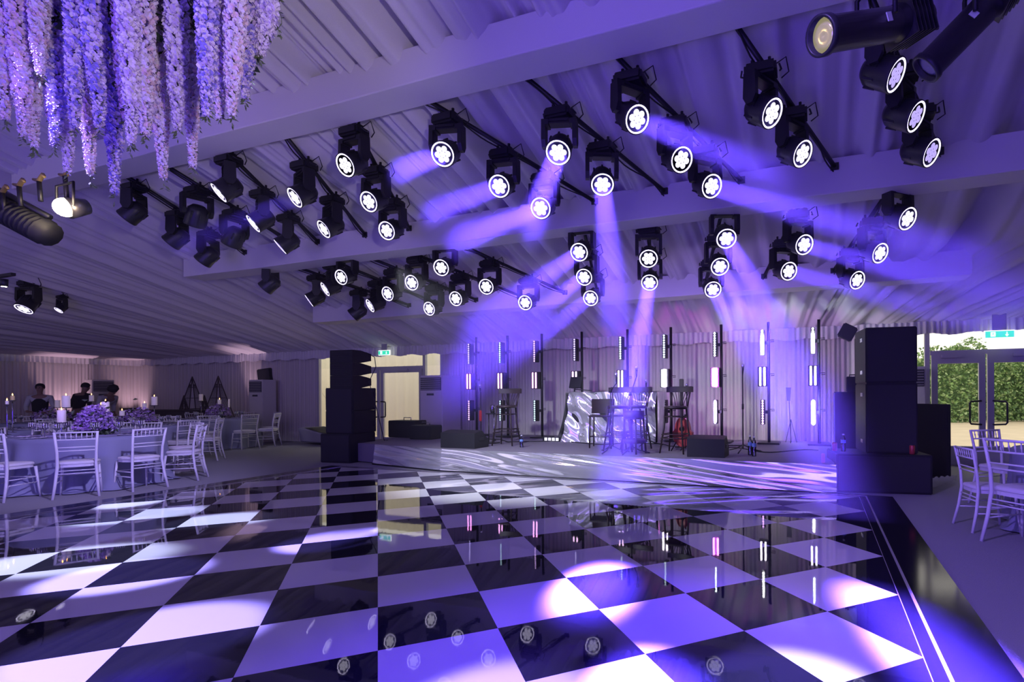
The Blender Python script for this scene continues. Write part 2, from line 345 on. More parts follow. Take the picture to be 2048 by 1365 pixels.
bp = nt.nodes.new('ShaderNodeBump'); bp.inputs['Strength'].default_value = .02; bp.inputs['Distance'].default_value = .02; nt.links.new(nz.outputs['Fac'], bp.inputs['Height']); nt.links.new(bp.outputs[0], p.inputs['Normal'])
M_edge = mat('black floor edging', (.008, .008, .012), .12)
M_inlay = mat('metal inlay strip', (.55, .52, .55), .35, .6)
df = thing('dance_floor', 'polished black and white chequered dance floor laid on the carpet', 'dance floor', (0, 0, 0))
X0, X1, Y0, Y1 = -8.15, .475, -4.0, 7.27
MB().box(((X0 + X1) / 2, (Y0 + Y1) / 2, .008), (X1 - X0, Y1 - Y0, .016)).build('chequered_panel', M_tile, df)
def frame(b, x0, x1, y0, y1, w_, z, h):
    b.box(((x0 + x1) / 2, y1 + w_ / 2, z), (x1 - x0 + 2 * w_, w_, h)); b.box(((x0 + x1) / 2, y0 - w_ / 2, z), (x1 - x0 + 2 * w_, w_, h))
    b.box((x0 - w_ / 2, (y0 + y1) / 2, z), (w_, y1 - y0, h)); b.box((x1 + w_ / 2, (y0 + y1) / 2, z), (w_, y1 - y0, h)); return b
frame(MB(), X0, X1, Y0, Y1, .004, .0085, .018).build('inlay_strip', M_inlay, df)
frame(MB(), X0 - .004, X1 + .004, Y0, Y1, .07, .008, .016).build('edging', M_edge, df)
frame(MB(), X0 - .074, X1 + .074, Y0 - .07, Y1 + .07, .018, .009, .018).build('inlay_strip', M_inlay, df)
b = MB(); xa, xb, ya, yb = X0 - .092, X1 + .092, Y0, Y1 + .088; W_ = .30
for q in ([(xb, ya), (xb + W_, ya), (xb + W_, yb + .05), (xb, yb)], [(xa - W_, ya), (xa, ya), (xa, yb), (xa - W_, yb + .05)], [(xa - W_, yb + .05), (xa, yb), (xb, yb), (xb + W_, yb + .05), (xb + W_, yb + .06), (xa - W_, yb + .06)]):
    b.prism(q, 0, .0155)
b.build('ramp_edge', M_edge, df)
# ================================================================== STAGE
SZ = .375
S = [(-7.98, 7.98), (-6.15, 7.62), (.2, 7.52), (.2, 11.0), (-8.9, 11.0), (-8.9, 8.1)]
st = thing('stage', 'low stage with charcoal carpet top behind the dance floor', 'stage', (0, 0, 0))
MB().prism(S, 0.02, SZ).build('deck', M_stage, st)
def skirt(pts, z0, z1, seed, nx=500, nz=14, amp=.025, bow=.05):
    L = [0]
    for i in range(len(pts) - 1): L.append(L[-1] + (Vector(pts[i + 1]) - Vector(pts[i])).length)
    r = random.Random(seed); K = [(r.uniform(1.5, 7), r.uniform(22, 58), r.uniform(0, 6.28), r.uniform(.5, 1)) for _ in range(9)]
    def f(u, v):
        d = u * L[-1]; i = max(k for k in range(len(pts) - 1) if L[k] <= d + 1e-9); t = (d - L[i]) / (L[i + 1] - L[i])
        P = Vector(pts[i]).lerp(Vector(pts[i + 1]), t); z = z0 + (z1 - z0) * v
        a = sum(w_ * math.sin(kx * d + kz * z + ph + 1.8 * math.sin(d * 1.7 + kz * z * .3)) / (1 + kz * .12) for kx, kz, ph, w_ in K)
        return (P.x, P.y - .03 - amp * (.25 * a) - bow * (1 - v) * .6, z)
    return MB().grid(nx, nz, f)
sk = skirt([(-8.0, 7.95), (-6.15, 7.60), (.22, 7.49)], .012, SZ + .005, 5, 1600, 44, .060, .09).build('mirrored_skirt', M_foil, st)
tag(sk, 'rippled mirrored film skirt on the stage front')
MB().tube([(-8.0, 7.86, .012), (-6.15, 7.50, .012), (.22, 7.39, .012)], .014, M_black, 6).tube([(.22, 7.47, .0), (.22, 7.47, SZ)], .01, M_black, 6).build('skirt_hem', None, st)
# ================================================================== MOVING HEAD LAMPS
def mk_base():
    b = MB(); b.box((0, 0, .055), (.26, .20, .10), M_black, bev=.02); b.box((0, 0, .115), (.20, .06, .03), M_black)
    for s in (-1, 1): b.tube([(.07 * s, 0, .12), (.07 * s, 0, .17)], .014, M_black, 6); b.tube([(.15 * s, -.05, .07), (.165 * s, 0, .05), (.15 * s, .05, .07)], .008, M_black, 5)
    b.tube([(.12, 0, .1), (.2, .03, .16), (.22, .06, .05), (.16, .08, .02)], .006, M_black, 5); return b
def mk_yoke():
    b = MB(); b.box((0, 0, -.02), (.22, .13, .05), M_black, bev=.015)
    for s in (-1, 1): b.prism([(-.055, 0), (.055, 0), (.062, -.20), (.03, -.26), (-.03, -.26), (-.062, -.20)], -.02, .02, M_black, Matrix.Translation((.15 * s, 0, 0)) @ Matrix.Rotation(PI / 2, 4, 'X') @ Matrix.Rotation(PI / 2, 4, 'Y')); 
    b.box((-.13, 0, -.03), (.06, .12, .05), M_black); b.box((.13, 0, -.03), (.06, .12, .05), M_black); return b
def mk_head():
    b = MB(); b.lathe([(.0, -.13), (.07, -.13), (.105, -.09), (.118, -.02), (.122, .09), (.126, .12), (.122, .132), (.116, .132), (.114, .12)], m=M_dark, n=24, cap=False)
    for k in range(8): t = k * PI / 4; b.box((.117 * math.cos(t), .117 * math.sin(t), -.03), (.016, .016, .09), M_dark)
    return b
def mk_lens(lit):
    b = MB(); b.lathe([(.0, .122), (.112, .122)], m=M_lensb, n=24)
    if lit:
        pm = M_petal if lit == 1 else M_petal2; b.lathe([(.102, .1285), (.115, .1285), (.115, .123), (.102, .123), (.102, .1285)], m=M_ring, n=32, cap=False)
        for k in range(7):
            c = (0, 0, 0) if k == 0 else (.054 * math.cos(k * PI / 3), .054 * math.sin(k * PI / 3), 0)
            b.lathe([(.0, .131), (.018, .1295), (.0285, .1262)], c=c, m=pm, n=12)
    else:
        for k in range(7):
            c = (0, 0, 0) if k == 0 else (.062 * math.cos(k * PI / 3), .062 * math.sin(k * PI / 3), 0)
            b.lathe([(.0, .128), (.02, .126), (.028, .122)], c=c, m=M_dark, n=10)
    return b
PROTO = {}
def protomesh(k, fn):
    if k not in PROTO: o = fn().build(k); PROTO[k] = o.data; bpy.data.objects.remove(o)
    return PROTO[k]
def child(name, me, parent, T):
    o = bpy.data.objects.new(name, me); col.objects.link(o); o.parent = parent; o.matrix_local = T; return o
LAMPLABELS = set()
def moving_head(pivot, aim, lit, label, s=1.):
    aim = Vector(aim).normalized(); yaw = math.atan2(aim.y, aim.x) - PI / 2
    if math.hypot(aim.x, aim.y) < .15: yaw = 0
    o = thing('moving_head_light', label, 'stage light', Vector(pivot) + Vector((0, 0, .26 * s)), 0, 'moving head stage lights under the roof'); o.scale = (s, s, s)
    child('base', protomesh('base', mk_base), o, Matrix.Rotation(0, 4, 'Z'))
    yk = child('yoke', protomesh('yoke', mk_yoke), o, Matrix.Rotation(yaw, 4, 'Z'))
    q = aim.to_track_quat('Z', 'Y').to_matrix().to_4x4()
    hd = child('head', protomesh('head', mk_head), o, Matrix.Translation((0, 0, -.26)) @ q)
    child('lens', protomesh('lens%d' % lit, lambda: mk_lens(lit)), hd, Matrix.Identity(4))
    return o
def facing(px, py, aspect, ang):
    d = ray(px, py).normalized(); a = math.radians(ang)
    rr = (r1 - d * r1.dot(d)).normalized(); uu = (u1 - d * u1.dot(d)).normalized()
    s = math.sqrt(max(0, 1 - aspect * aspect)); return (-d * aspect + (rr * math.cos(a) - uu * math.sin(a)) * s).normalized()
# (px, py of lens centre, aspect, image direction it faces [0 right, 90 down], lit)
FRONT = [
 [(252, 437, -.2, 135, 0), (340, 487, -.2, 135, 0), (404, 524, -.25, 130, 0)],
 [(390, 450, -.3, 100, 0), (462, 490, -.3, 110, 0)],
 [(437, 386, .25, 150, 1), (506, 448, .25, 150, 1), (560, 494, .1, 145, 2)],
 [(589, 396, .45, 155, 1), (647, 459, .45, 155, 1)],
 [(690, 331, .7, 165, 1), (737, 404, .75, 165, 1), (773, 462, .8, 165, 1)],
 [(885, 309, .92, 160, 1), (998, 373, .92, 160, 1), (1081, 417, .93, 160, 1)],
 [(1116, 306, .93, 112, 1), (1205, 370, .92, 84, 1)],
 [(1275, 239, .86, 20, 1), (1364, 320, .85, 15, 1), (1424, 373, .84, 15, 1)],
 [(1545, 227, .66, 15, 1), (1606, 308, .66, 15, 1)],
 [(1793, 151, .45, 10, 2), (1833, 234, .47, 10, 2), (1864, 306, .5, 10, 2)]]
BACK = [
 [(529, 578, -.2, 135, 0), (618, 602, .08, 150, 2), (705, 632, -.1, 140, 0)],
 [(650, 579, .3, 155, 1), (740, 612, .35, 155, 1)],
 [(682, 555, .7, 165, 1), (775, 588, .72, 165, 1), (858, 618, .75, 165, 1)],
 [(823, 566, .8, 165, 1), (911, 598, .82, 165, 1)],
 [(882, 536, .88, 160, 1), (972, 574, .9, 160, 1), (1050, 606, .9, 160, 1)],
 [(1158, 505, .93, 145, 1), (1168, 555, .93, 145, 1), (1181, 597, .94, 145, 1)],
 [(1297, 518, .95, 95, 1), (1299, 566, .93, 100, 1)],
 [(1453, 478, .93, 60, 1), (1440, 534, .93, 60, 1), (1426, 580, .93, 60, 1)],
 [(1609, 490, .82, 15, 1), (1578, 543, .84, 15, 1)],
 [(1816, 438, .66, 15, 1), (1761, 507, .68, 15, 1), (1715, 561, .74, 15, 1)]]
DROP = .52
ZF = 6.208
BEAMSPOTS = {('f', 5, 0): 1.2, ('f', 5, 1): .9, ('f', 5, 2): 1.3, ('f', 6, 0): 1.5, ('f', 6, 1): 1.3, ('f', 7, 0): .9, ('f', 7, 2): 1.1, ('f', 3, 0): .3,
             ('b', 5, 0): 1, ('b', 5, 1): 1, ('b', 5, 2): .7, ('b', 6, 1): 1.6, ('b', 7, 0): 1.1, ('b', 7, 1): 1, ('b', 7, 2): .8, ('b', 8, 0): .8, ('b', 8, 1): .6}
NW = ['only', 'pair', 'three']
def place_row(rows, key, rowname, ya, yb):
    for i, L in enumerate(rows):
        pts = []
        for j, (px, py, asp, ang, lit) in enumerate(L):
            aim = facing(px, py, asp, ang); d = ray(px, py); C = Vector((0, 0, CAMZ))
            LS = 1.13; k = .13 * LS
            # pivot plane: z = ZF - DROP - .325 y ; lens = pivot + k aim
            t = (ZF - DROP - CAMZ + k * aim.z + .325 * k * aim.y) / (d.z + .325 * d.y)
            lens = C + d * t; piv = lens - aim * k
            which = {1: ['sole'], 2: ['upper', 'lower'], 3: ['top', 'middle', 'bottom']}[len(L)][j]
            st_ = {0: 'dark unlit', 1: 'brightly lit', 2: 'violet lit'}[lit]
            moving_head(piv, aim, lit, '%s moving head light, %s one on the %s bar from left, %s' % (st_, which, ORD[i], rowname), LS)
            pts.append(piv)
            if (key, i, j) in BEAMSPOTS:
                e = BEAMSPOTS[(key, i, j)]; tg = lens + aim * 2
                l_ = area('moving_head_beam', lens + aim * .02, tg, .2, .2, (.12, .055, 1), 100 * e, 6); l_.data.shape = 'DISK'
        # straight bar that carries the lamps of this column
        n = len(pts); my = sum(p.y for p in pts) / n; mx = sum(p.x for p in pts) / n
        den = sum((p.y - my) ** 2 for p in pts); k = sum((p.y - my) * (p.x - mx) for p in pts) / den if den > 1e-6 else 0
        P = lambda y: Vector((mx + k * (y - my), y, ZF - .325 * y - .055))
        o = tag(MB().tube([P(ya), P(yb)], .026, M_black, 10).build('lighting_bar'), 'sloping black bar carrying the %s group of lamps from left, %s' % (ORD[i], rowname), 'bar', 'sloping lighting bars')
        for q in (ya + .05, yb - .06): MB().box(P(q), (.09, .05, .08), M_black).build('bracket', None, o)
        b = MB(); K = [P(ya + (yb - ya) * t) + Vector((.03 * math.sin(t * 17 + i), 0, -.035 - .02 * abs(math.sin(t * 12 + i)))) for t in [q / 24 for q in range(25)]]
        b.tube(K, .009, M_black, 5); b.build('cable', None, o)
        for j, p_ in enumerate(pts):
            top = P(p_.y); c = MB().tube([(p_.x, p_.y, p_.z + .46), (p_.x * .5 + top.x * .5, p_.y, (p_.z + .46) * .5 + top.z * .5), (top.x, top.y, top.z)], .02, M_black, 6).build('clamp', None, o)
place_row(FRONT, 'f', 'front row', BEAMS[1][0] + .36, BEAMS[2][0] + .06)
place_row(BACK, 'b', 'back row', BEAMS[2][0] + .36, BEAMS[3][0] + .06)
# extra lamps over the dining area at the far left
for px, py, asp, ang, s, lab, zz in ((47, 619, .45, 120, 1.25, 'large white lit moving head hanging over the dining tables', 2.95), (117, 621, .4, 130, .7, 'small white lit moving head right of the large one over the tables', 2.95)):
    d = ray(px, py); C = Vector((0, 0, CAMZ)); t = 4
    while (C + d * t).z + .42 * s < roofz(*(C + d * t).to_2d()): t += .05
    lens = C + d * t; aim = facing(px, py, asp, ang); piv = lens - aim * .13 * s
    o = moving_head(piv, aim, 1, lab, s); zc = roofz(piv.x, piv.y)
    MB().box((0, 0, .21), (.5, .08, .05), M_black).box((0, 0, (zc - piv.z) / s / 2 + .0), (.03, .03, max(.1, (zc - piv.z) / s - .5)), M_black).build('hanging_bracket', None, o)
# ================================================================== PROFILE SPOTLIGHTS
def profile_light(c, aim, label, lens_m, L=.78, r=.085, upz=.5):
    o = thing('profile_spotlight', label, 'spotlight', c); aim = Vector(aim).normalized(); q = aim.to_track_quat('Z', 'Y').to_matrix().to_4x4()
    b = MB(); b.lathe([(.0, -L * .5), (.06, -L * .5), (.10, -L * .46), (.105, -L * .2), (.09, -L * .16), (r, -L * .14), (r, L * .44), (r + .012, L * .45), (r + .012, L * .5), (r - .006, L * .5), (r - .006, L * .4)], m=M_dark, n=28)
    for k in range(6): b.box((0, 0, -L * (.22 + .04 * k)), (.225, .225, .008), M_dark)
    body = b.build('barrel', None, o, q)
    MB().lathe([(.0, L * .46), (r * .5, L * .47), (r - .006, L * .455)], m=lens_m, n=28).build('lens', None, body)
    b = MB()
    for s in (-1, 1): b.tube([(0, s * .06, -L * .5), (0, s * .05, -L * .58), (0, -s * .0, -L * .6)], .01, M_black, 6)
    b.box((r + .012, 0, L * .36), (.01, .05, .06), M_paper).box((0, 0, L * .5), (.2, .2, .006), M_black); 
    MB().tube([(0, .06, -L * .5), (0, .07, -L * .6), (0, -.07, -L * .6), (0, -.06, -L * .5)], .011, M_black, 6).build('handle', None, body)
    MB().box((r + .003, 0, .0), (.006, .05, .04), M_paper).build('sticker', None, body)
    b = MB(); side = aim.cross(Vector((0, 0, 1))).normalized() * .135
    b.tube([side, side + Vector((0, 0, .24)), Vector((0, 0, .29)), -side + Vector((0, 0, .24)), -side], .016, M_black, 6)
    b.build('yoke', None, o)
    b = MB(); b.tube([(0, 0, .28), (0, 0, upz)], .018, M_black, 8).box((0, 0, .34), (.08, .07, .1), M_black); b.build('clamp', None, o)
    return o
def at_dist(px, py, dist):
    d = ray(px, py); return Vector((0, 0, CAMZ)) + d * dist
M_gold = mat('amber lens glass', (.55, .48, .25), .15, .6, emit=(.9, .8, .4), es=.25)
a0 = at_dist(1640, 72, 3.0); a1 = at_dist(1850, 38, 3.35); ax = (a0 - a1); 
profile_light((a0 + a1) / 2, ax, 'black profile spotlight pointing left with amber lens, top right corner', M_gold, ax.length, .095, .62)
a0 = at_dist(1845, 145, 3.7); a1 = at_dist(2040, -55, 3.5); ax = a0 - a1
profile_light((a0 + a1) / 2, ax, 'black profile spotlight slanting down from the right edge, behind the amber one', M_lensb, ax.length * .95, .10, .5)
P0 = at_dist(1745, 55, 3.2)
tag(MB().tube([(P0.x - .5, P0.y - .1, P0.z + .62), (P0.x + 2.2, P0.y + .3, P0.z + .62)], .026, M_black, 10).build('hanging_bar'), 'black bar holding the profile spotlights above the frame edge', 'bar')
# cluster at the upper left: bar with hooks and floodlight seen against the beam
cl = thing('lamp_cluster', 'black lamp bar with yellow hook clamps and one glaring warm lamp, under flowers', 'light bar', (0, 0, 0))
c0 = at_dist(-40, 395, 5.2); c1 = at_dist(100, 470, 5.2); dd = (c1 - c0).normalized()
hb_ = MB().tube([c0, c1], .12, M_cab, 12)
for t in range(14): hb_.tube([c0.lerp(c1, .05 + .065 * t), c0.lerp(c1, .07 + .065 * t)], .135, M_cab, 12)
hb_.build('housing', None, cl)
b = MB()
b.tube([c0 + Vector((0, 0, .17)), c1 + Vector((0, 0, .17))], .03, M_black, 8); b.build('bar', None, cl)
M_hook = mat('brass hook', (.30, .22, .08), .5, .4)
for px, py, h in ((5, 385, .18), (38, 372, .2), (78, 362, .2), (130, 352, .22)):
    q = at_dist(px, py, 5.1); MB().tube([q + Vector((-.10, 0, .03)), q, q + Vector((.07, 0, .05)), q + Vector((.10, 0, .02))], [.012, .022, .02, .01], M_hook, 6).tube([q, q + Vector((.03, 0, -h))], .02, M_black, 6).build('hook_clamp', None, cl)
M_sun = emis('glaring lamp glass', (1, .82, .55), 60)
q = at_dist(130, 415, 5.0)
hb = MB().tube([q + Vector((.0, .16, .06)), q + Vector((0, .02, 0))], [.07, .1], M_dark, 16).build('lamp_housing', None, cl)
aimc = (Vector((0, 0, CAMZ)) - q).normalized()
MB().lathe([(.0, .05), (.05, .035), (.085, .0)], m=M_sun, n=20, T=Matrix.Translation(q) @ aimc.to_track_quat('Z', 'Y').to_matrix().to_4x4()).build('lamp_glass', None, hb)
MB().tube([q + Vector((-.14, 0, .0)), q + Vector((-.14, 0, .22)), q + Vector((.14, 0, .22)), q + Vector((.14, 0, .0))], .012, M_black, 6).build('yoke', None, cl)
sl = thing('small_spotlight', 'tiny warm spotlight on a short track at far left edge', 'spotlight', at_dist(8, 566, 7.5))
MB().box((0, 0, .1), (.5, .05, .04), M_black).build('track', None, sl)
MB().lathe([(.0, -.05), (.04, -.05), (.045, .05), (.0, .05)], m=M_dark, n=12).build('can', None, sl)
MB().lathe([(.0, -.06), (.03, -.055)], m=M_sun, n=12).build('bulb', None, sl)

lo_.location = at_dist(130, 417, 4.85)
# ================================================================== SPEAKERS
def cab(b, w_, d, h, z0=0, m=None): b.box((0, 0, z0 + h / 2), (w_, d, h), m or M_cab, bev=.012); return b
def yaw_box(o, rz): o.rotation_euler.z = rz
# left stack (stands on the floor beside the stage)
LROT = math.radians(6)
def loc_front(px, py, z, depth, rz):   # centre of a box whose front bottom edge middle projects at px, py
    p_ = onz(px, py, z); return Vector((p_.x, p_.y, 0)) + Matrix.Rotation(rz, 3, 'Z') @ Vector((0, depth / 2, 0))
LA = LROT
cn = onz(700, 927.5); RL = Matrix.Rotation(LA, 3, 'Z')
pl = cn + RL @ Vector((-.35, .36, 0))
o = thing('subwoofer', 'wide low black subwoofer at the foot of the left speaker stack', 'speaker', pl, LA)
cab(MB(), .70, .72, .57).build('cabinet', None, o); MB().box((0, -.362, .285), (.65, .012, .50), M_grille).build('grille', None, o)
for s_ in (-1, 1): MB().box((.352 * s_, 0, .36), (.01, .18, .1), M_dark).build('handle', None, o)
ps = pl + RL @ Vector((.02, .06, 0))
o = thing('subwoofer', 'tall black double subwoofer in the middle of the left speaker stack', 'speaker', (ps.x, ps.y, .572), LA)
cab(cab(MB(), .66, .66, .45), .66, .66, .45, .455).build('cabinet', None, o); MB().box((0, -.333, .45), (.60, .012, .86), M_grille).build('grille', None, o)
for z_ in (.12, .42, .72): MB().tube([(.33, .25, z_), (.37, .25, z_ + .02), (.37, .25, z_ + .08), (.33, .25, z_ + .1)], .014, M_dark, 6).build('handle', None, o)
for k in range(3):
    o = thing('line_array_speaker', '%s of the three black wedge shaped speakers stacked on the left subwoofers' % ['lowest', 'middle one', 'topmost'][k], 'speaker', (ps.x - .02, ps.y, 1.475 + k * .255), LA, 'line array speakers on the left stack')
    MB().prism([(-.25, .0), (-.02, .0), (.28, .055), (.28, .20), (-.02, .252), (-.25, .252)], -.27, .27, M_cab, Matrix.Rotation(PI / 2, 4, 'Z') @ Matrix.Rotation(PI / 2, 4, 'X')).build('cabinet', None, o)
    b = MB()
    for q in range(5): b.box((0, -.255, .05 + q * .036), (.48, .008, .012), M_grille)
    b.build('grille', None, o); MB().box((-.275, 0, .12), (.012, .3, .2), M_dark).build('rigging_plate', None, o)
tag(MB().tube([(ps.x + .3, ps.y + .1, 2.2), (ps.x + .5, ps.y + .12, 2.1), (ps.x + .55, ps.y + .1, 1.9), (ps.x + .42, ps.y + .05, 1.6), (ps.x + .55, ps.y + .1, 1.1), (ps.x + .66, ps.y + .2, .4), (ps.x + .7, ps.y + .25, .41)], .008, M_black, 6).build('speaker_cable'), 'thin black cable looping down the side of the left speaker stack', 'cable')
# right stack
RA = math.radians(8.4); pr = loc_front(1768, 988, 0, .75, RA)
o = thing('subwoofer', 'wide low black subwoofer at the foot of the right speaker tower', 'speaker', pr, RA)
cab(MB(), 1.16, .75, .51).build('cabinet', None, o); MB().box((0, -.378, .255), (1.10, .012, .45), M_grille).build('grille', None, o)
for s_ in (-1, 1): MB().box((.582 * s_, 0, .33), (.01, .18, .1), M_dark).build('handle', None, o)
pt_ = ony(1769, 900, pr.y - .05)
for k, (z0, hh, lab) in enumerate(((.512, .93, 'black lower cabinet of the right speaker tower, scuffed front'), (1.444, .74, 'black upper cabinet on top of the right speaker tower'))):
    o = thing('tower_speaker', lab, 'speaker', (pt_.x + .02, pt_.y + .1, z0), RA)
    cab(MB(), .63, .62, hh).build('cabinet', None, o); MB().box((0, -.313, hh / 2), (.585, .012, hh - .05), M_grille).build('grille', None, o)
    for s_ in (-1, 1):
        for q in (.15, hh - .15): MB().box((.318 * s_, -.1, q), (.012, .12, .05), M_chrome).build('rigging_lug', None, o)
p_ = onz(1900, 963); q_ = onz(1826, 942)
c_ = (p_ + Vector((1.2, 9.9, 0))) / 2; ang = math.atan2(9.9 - p_.y, 1.2 - p_.x)
pan = thing('black_flat_panel', 'tall black flat panel leaning behind the right speaker tower', 'panel', (c_.x, c_.y, 0), ang)
MB().box((0, 0, .57), ((Vector((1.2, 9.9, 0)) - p_).length, .06, 1.14), M_vest, bev=.01).build('board', None, pan)
MB().box((0, .06, .03), (.9, .2, .06), M_black).build('foot', None, pan)
tag(MB().grid(30, 6, lambda u, v: (1.42 + .5 * u, 8.2 + .95 * u - .05 * v, .012 + .16 * v * (1 - u * .5) + .01 * math.sin(u * 30 + v * 9))).build('mirror_film_strip', M_foil), 'crumpled mirrored film strip on the carpet right of the tower', 'film')
# small things on the right subwoofer
def can(x, y, z, m, label):
    o = thing('drink_can', label, 'can', (x, y, z)); MB().lathe([(.0, 0), (.026, 0), (.033, .008), (.033, .105), (.027, .118), (.0, .116)], m=m, n=14).build('body', None, o); MB().lathe([(.0, .119), (.024, .12)], m=M_chrome, n=12).build('lid', None, o)
M_can = mat('red can', (.55, .06, .07), .35, .3)
q = pr + Vector((.40, -.25, 0)); can(q.x, q.y, .512, M_can, 'red drink can on the right end of the right subwoofer')
def bottle(x, y, z, label, h=.24, lab=(.3, .5, .8)):
    o = thing('water_bottle', label, 'bottle', (x, y, z))
    MB().lathe([(.0, 0), (.03, 0), (.032, .01), (.032, h * .35), (.029, h * .4), (.032, h * .45), (.031, h * .7), (.014, h * .86), (.013, h * .94)], m=M_bottle, n=14).build('body', None, o)
    MB().lathe([(.0, h), (.014, h), (.015, h * .93), (.0, h * .93)], m=M_paper, n=12).build('cap', None, o)
    MB().lathe([(.0325, h * .48), (.0325, h * .66)], m=mat('bottle label', (.2, .35, .7), .5), n=14, cap=False).build('label_band', None, o)
q = pr + Vector((-.42, -.12, 0)); bottle(q.x, q.y, .512, 'clear water bottle on the left end of the right subwoofer')
can(q.x - .11, q.y + .02, .512, M_can, 'red topped can beside the water bottle on the right subwoofer')
q = onz(1667, 928, SZ); tag(MB().box((.06, q.y + .03, SZ + .065), (.05, .03, .13), mat('pink tag', (.75, .35, .3), .6), bev=.008).build('pink_tag'), 'small pink tag standing on the right end of the stage front', 'tag')
# satellite speaker on a stand at the left
sp = onz(546, 872); sp = Vector((sp.x, min(sp.y, 10.6), 0)); sp = onz(548, 881)
o = thing('speaker_stand', 'thin black stand left of the cream air conditioner', 'stand', sp)
MB().tube([(0, 0, 0.04), (0, 0, 1.42)], .02, M_black, 8).build('pole', None, o)
MB().lathe([(.0, .0), (.22, .0), (.22, .02), (.03, .035)], m=M_black, n=24).build('base', None, o)
o = thing('tilted_speaker', 'black speaker tilted on a stand beside the left air conditioner', 'speaker', sp + Vector((-.12, 0, 1.42)), math.radians(12))
T = Matrix.Rotation(math.radians(-7), 4, 'Y') @ Matrix.Translation((0, 0, .37))
MB().box((0, 0, 0), (.44, .4, .72), M_cab, T, bev=.02).build('cabinet', None, o); MB().box((0, -.203, 0), (.40, .01, .68), M_grille, T).build('grille', None, o)
MB().tube([(.11, 0, -.02), (.11, 0, .1)], .03, M_black).build('bracket', None, o)
# ================================================================== AIR CONDITIONERS
def aircon(x, y, h, label, w_=.56, d=.42, rz=0.):
    o = thing('air_conditioner', label, 'air conditioner', (x, y, 0), rz)
    MB().box((0, d / 2, h / 2), (w_, d, h), M_ac, bev=.015).build('body', None, o)
    b = MB(); b.box((0, -.006, h * .885), (w_ - .06, .02, h * .17), M_acg)
    g = b.build('louvre_panel', None, o)
    for k in range(6): MB().box((0, -.022, h * (.815 + .027 * k)), (w_ - .08, .02, .010), M_ac).build('louvre', None, g)
    b = MB()
    for k in range(16): b.box((0, -.003, h * (.08 + .02 * k)), (w_ - .1, .008, .006), M_ac)
    b.build('intake_grille', None, o)
    MB().box((-.02, -.005, h * .745), (.2, .012, .05), M_acg).build('control_panel', None, o)
aircon(-15.15, 10.62, 1.80, 'cream tower air conditioner beside the tilted speaker on the left')
aircon(-21.2, 10.0, 1.88, 'cream tower air conditioner behind the waiters at far left', rz=PI / 2)
q = ony(838, 800, 10.35); aircon(q.x + .36, 10.35, 1.80, 'tall air conditioner standing between the left doors and the stage', .66, .7)
q = ony(1818, 800, 10.7); aircon(q.x + .02, 10.7, 1.78, 'air conditioner mostly hidden behind the right speaker tower', .5)
# ================================================================== EXIT SIGNS
M_green = emis('exit green', (.0, .75, .42), .9); M_wh = emis('exit white', (.9, 1, .95), 1.4)
def exit_sign(px, py, y, w_, h, label):
    c = ony(px, py, y); o = thing('exit_sign', label, 'exit sign', c)
    MB().box((0, .012, 0), (w_ + .03, .03, h + .03), M_wh, bev=.005).build('housing', None, o)
    p0 = MB().box((0, -.006, 0), (w_, .01, h), M_green).build('panel', None, o); k = h / .14
    def T(x): return Matrix.Translation((x, -.013, 0)) @ Matrix.Rotation(PI / 2, 4, 'X')
    b = MB(); b.prism([(-.045, -.045), (.045, -.045), (.045, .05), (-.045, .05)], 0, .002, M_wh, T(-w_ * .23) @ Matrix.Scale(k, 4))
    b.build('door_symbol', None, p0)
    b = MB()   # running figure
    for poly in ([(-.006, .028), (.008, .028), (.008, .042), (-.006, .042)], [(-.01, -.005), (.006, -.005), (.012, .026), (-.006, .026)], [(-.010, .0), (-.034, .016), (-.030, .022), (-.006, .01)], [(.004, .02), (.024, .008), (.026, .014), (.008, .026)], [(-.01, -.004), (-.03, -.034), (-.022, -.038), (0, -.006)], [(0, -.004), (.018, -.02), (.014, -.042), (.022, -.042), (.028, -.018), (.008, .002)]):
        b.prism(poly, 0, .003, M_green, T(-w_ * .23) @ Matrix.Scale(k, 4))
    b.build('running_figure', None, p0)
    b = MB(); b.prism([(-.008, -.01), (.008, -.01), (.008, .045), (-.008, .045)], 0, .003, M_wh, T(w_ * .25) @ Matrix.Scale(k, 4)); b.prism([(0, -.05), (.034, -.012), (.022, -.004), (0, -.026), (-.022, -.004), (-.034, -.012)], 0, .003, M_wh, T(w_ * .25) @ Matrix.Scale(k, 4))
    b.build('arrow', None, p0)
    gp_ = max(.1, roofz(c.x, c.y) - c.z - h / 2 + .02); MB().box((0, .012, h / 2 + gp_ / 2), (w_ * .5, .012, gp_), M_al).build('bracket', None, o)
exit_sign(1999, 669, 10.9, .42, .11, 'green lit exit sign with arrow above the right doors')
exit_sign(768, 706, 10.9, .36, .10, 'green lit exit sign beside the left speaker stack top')
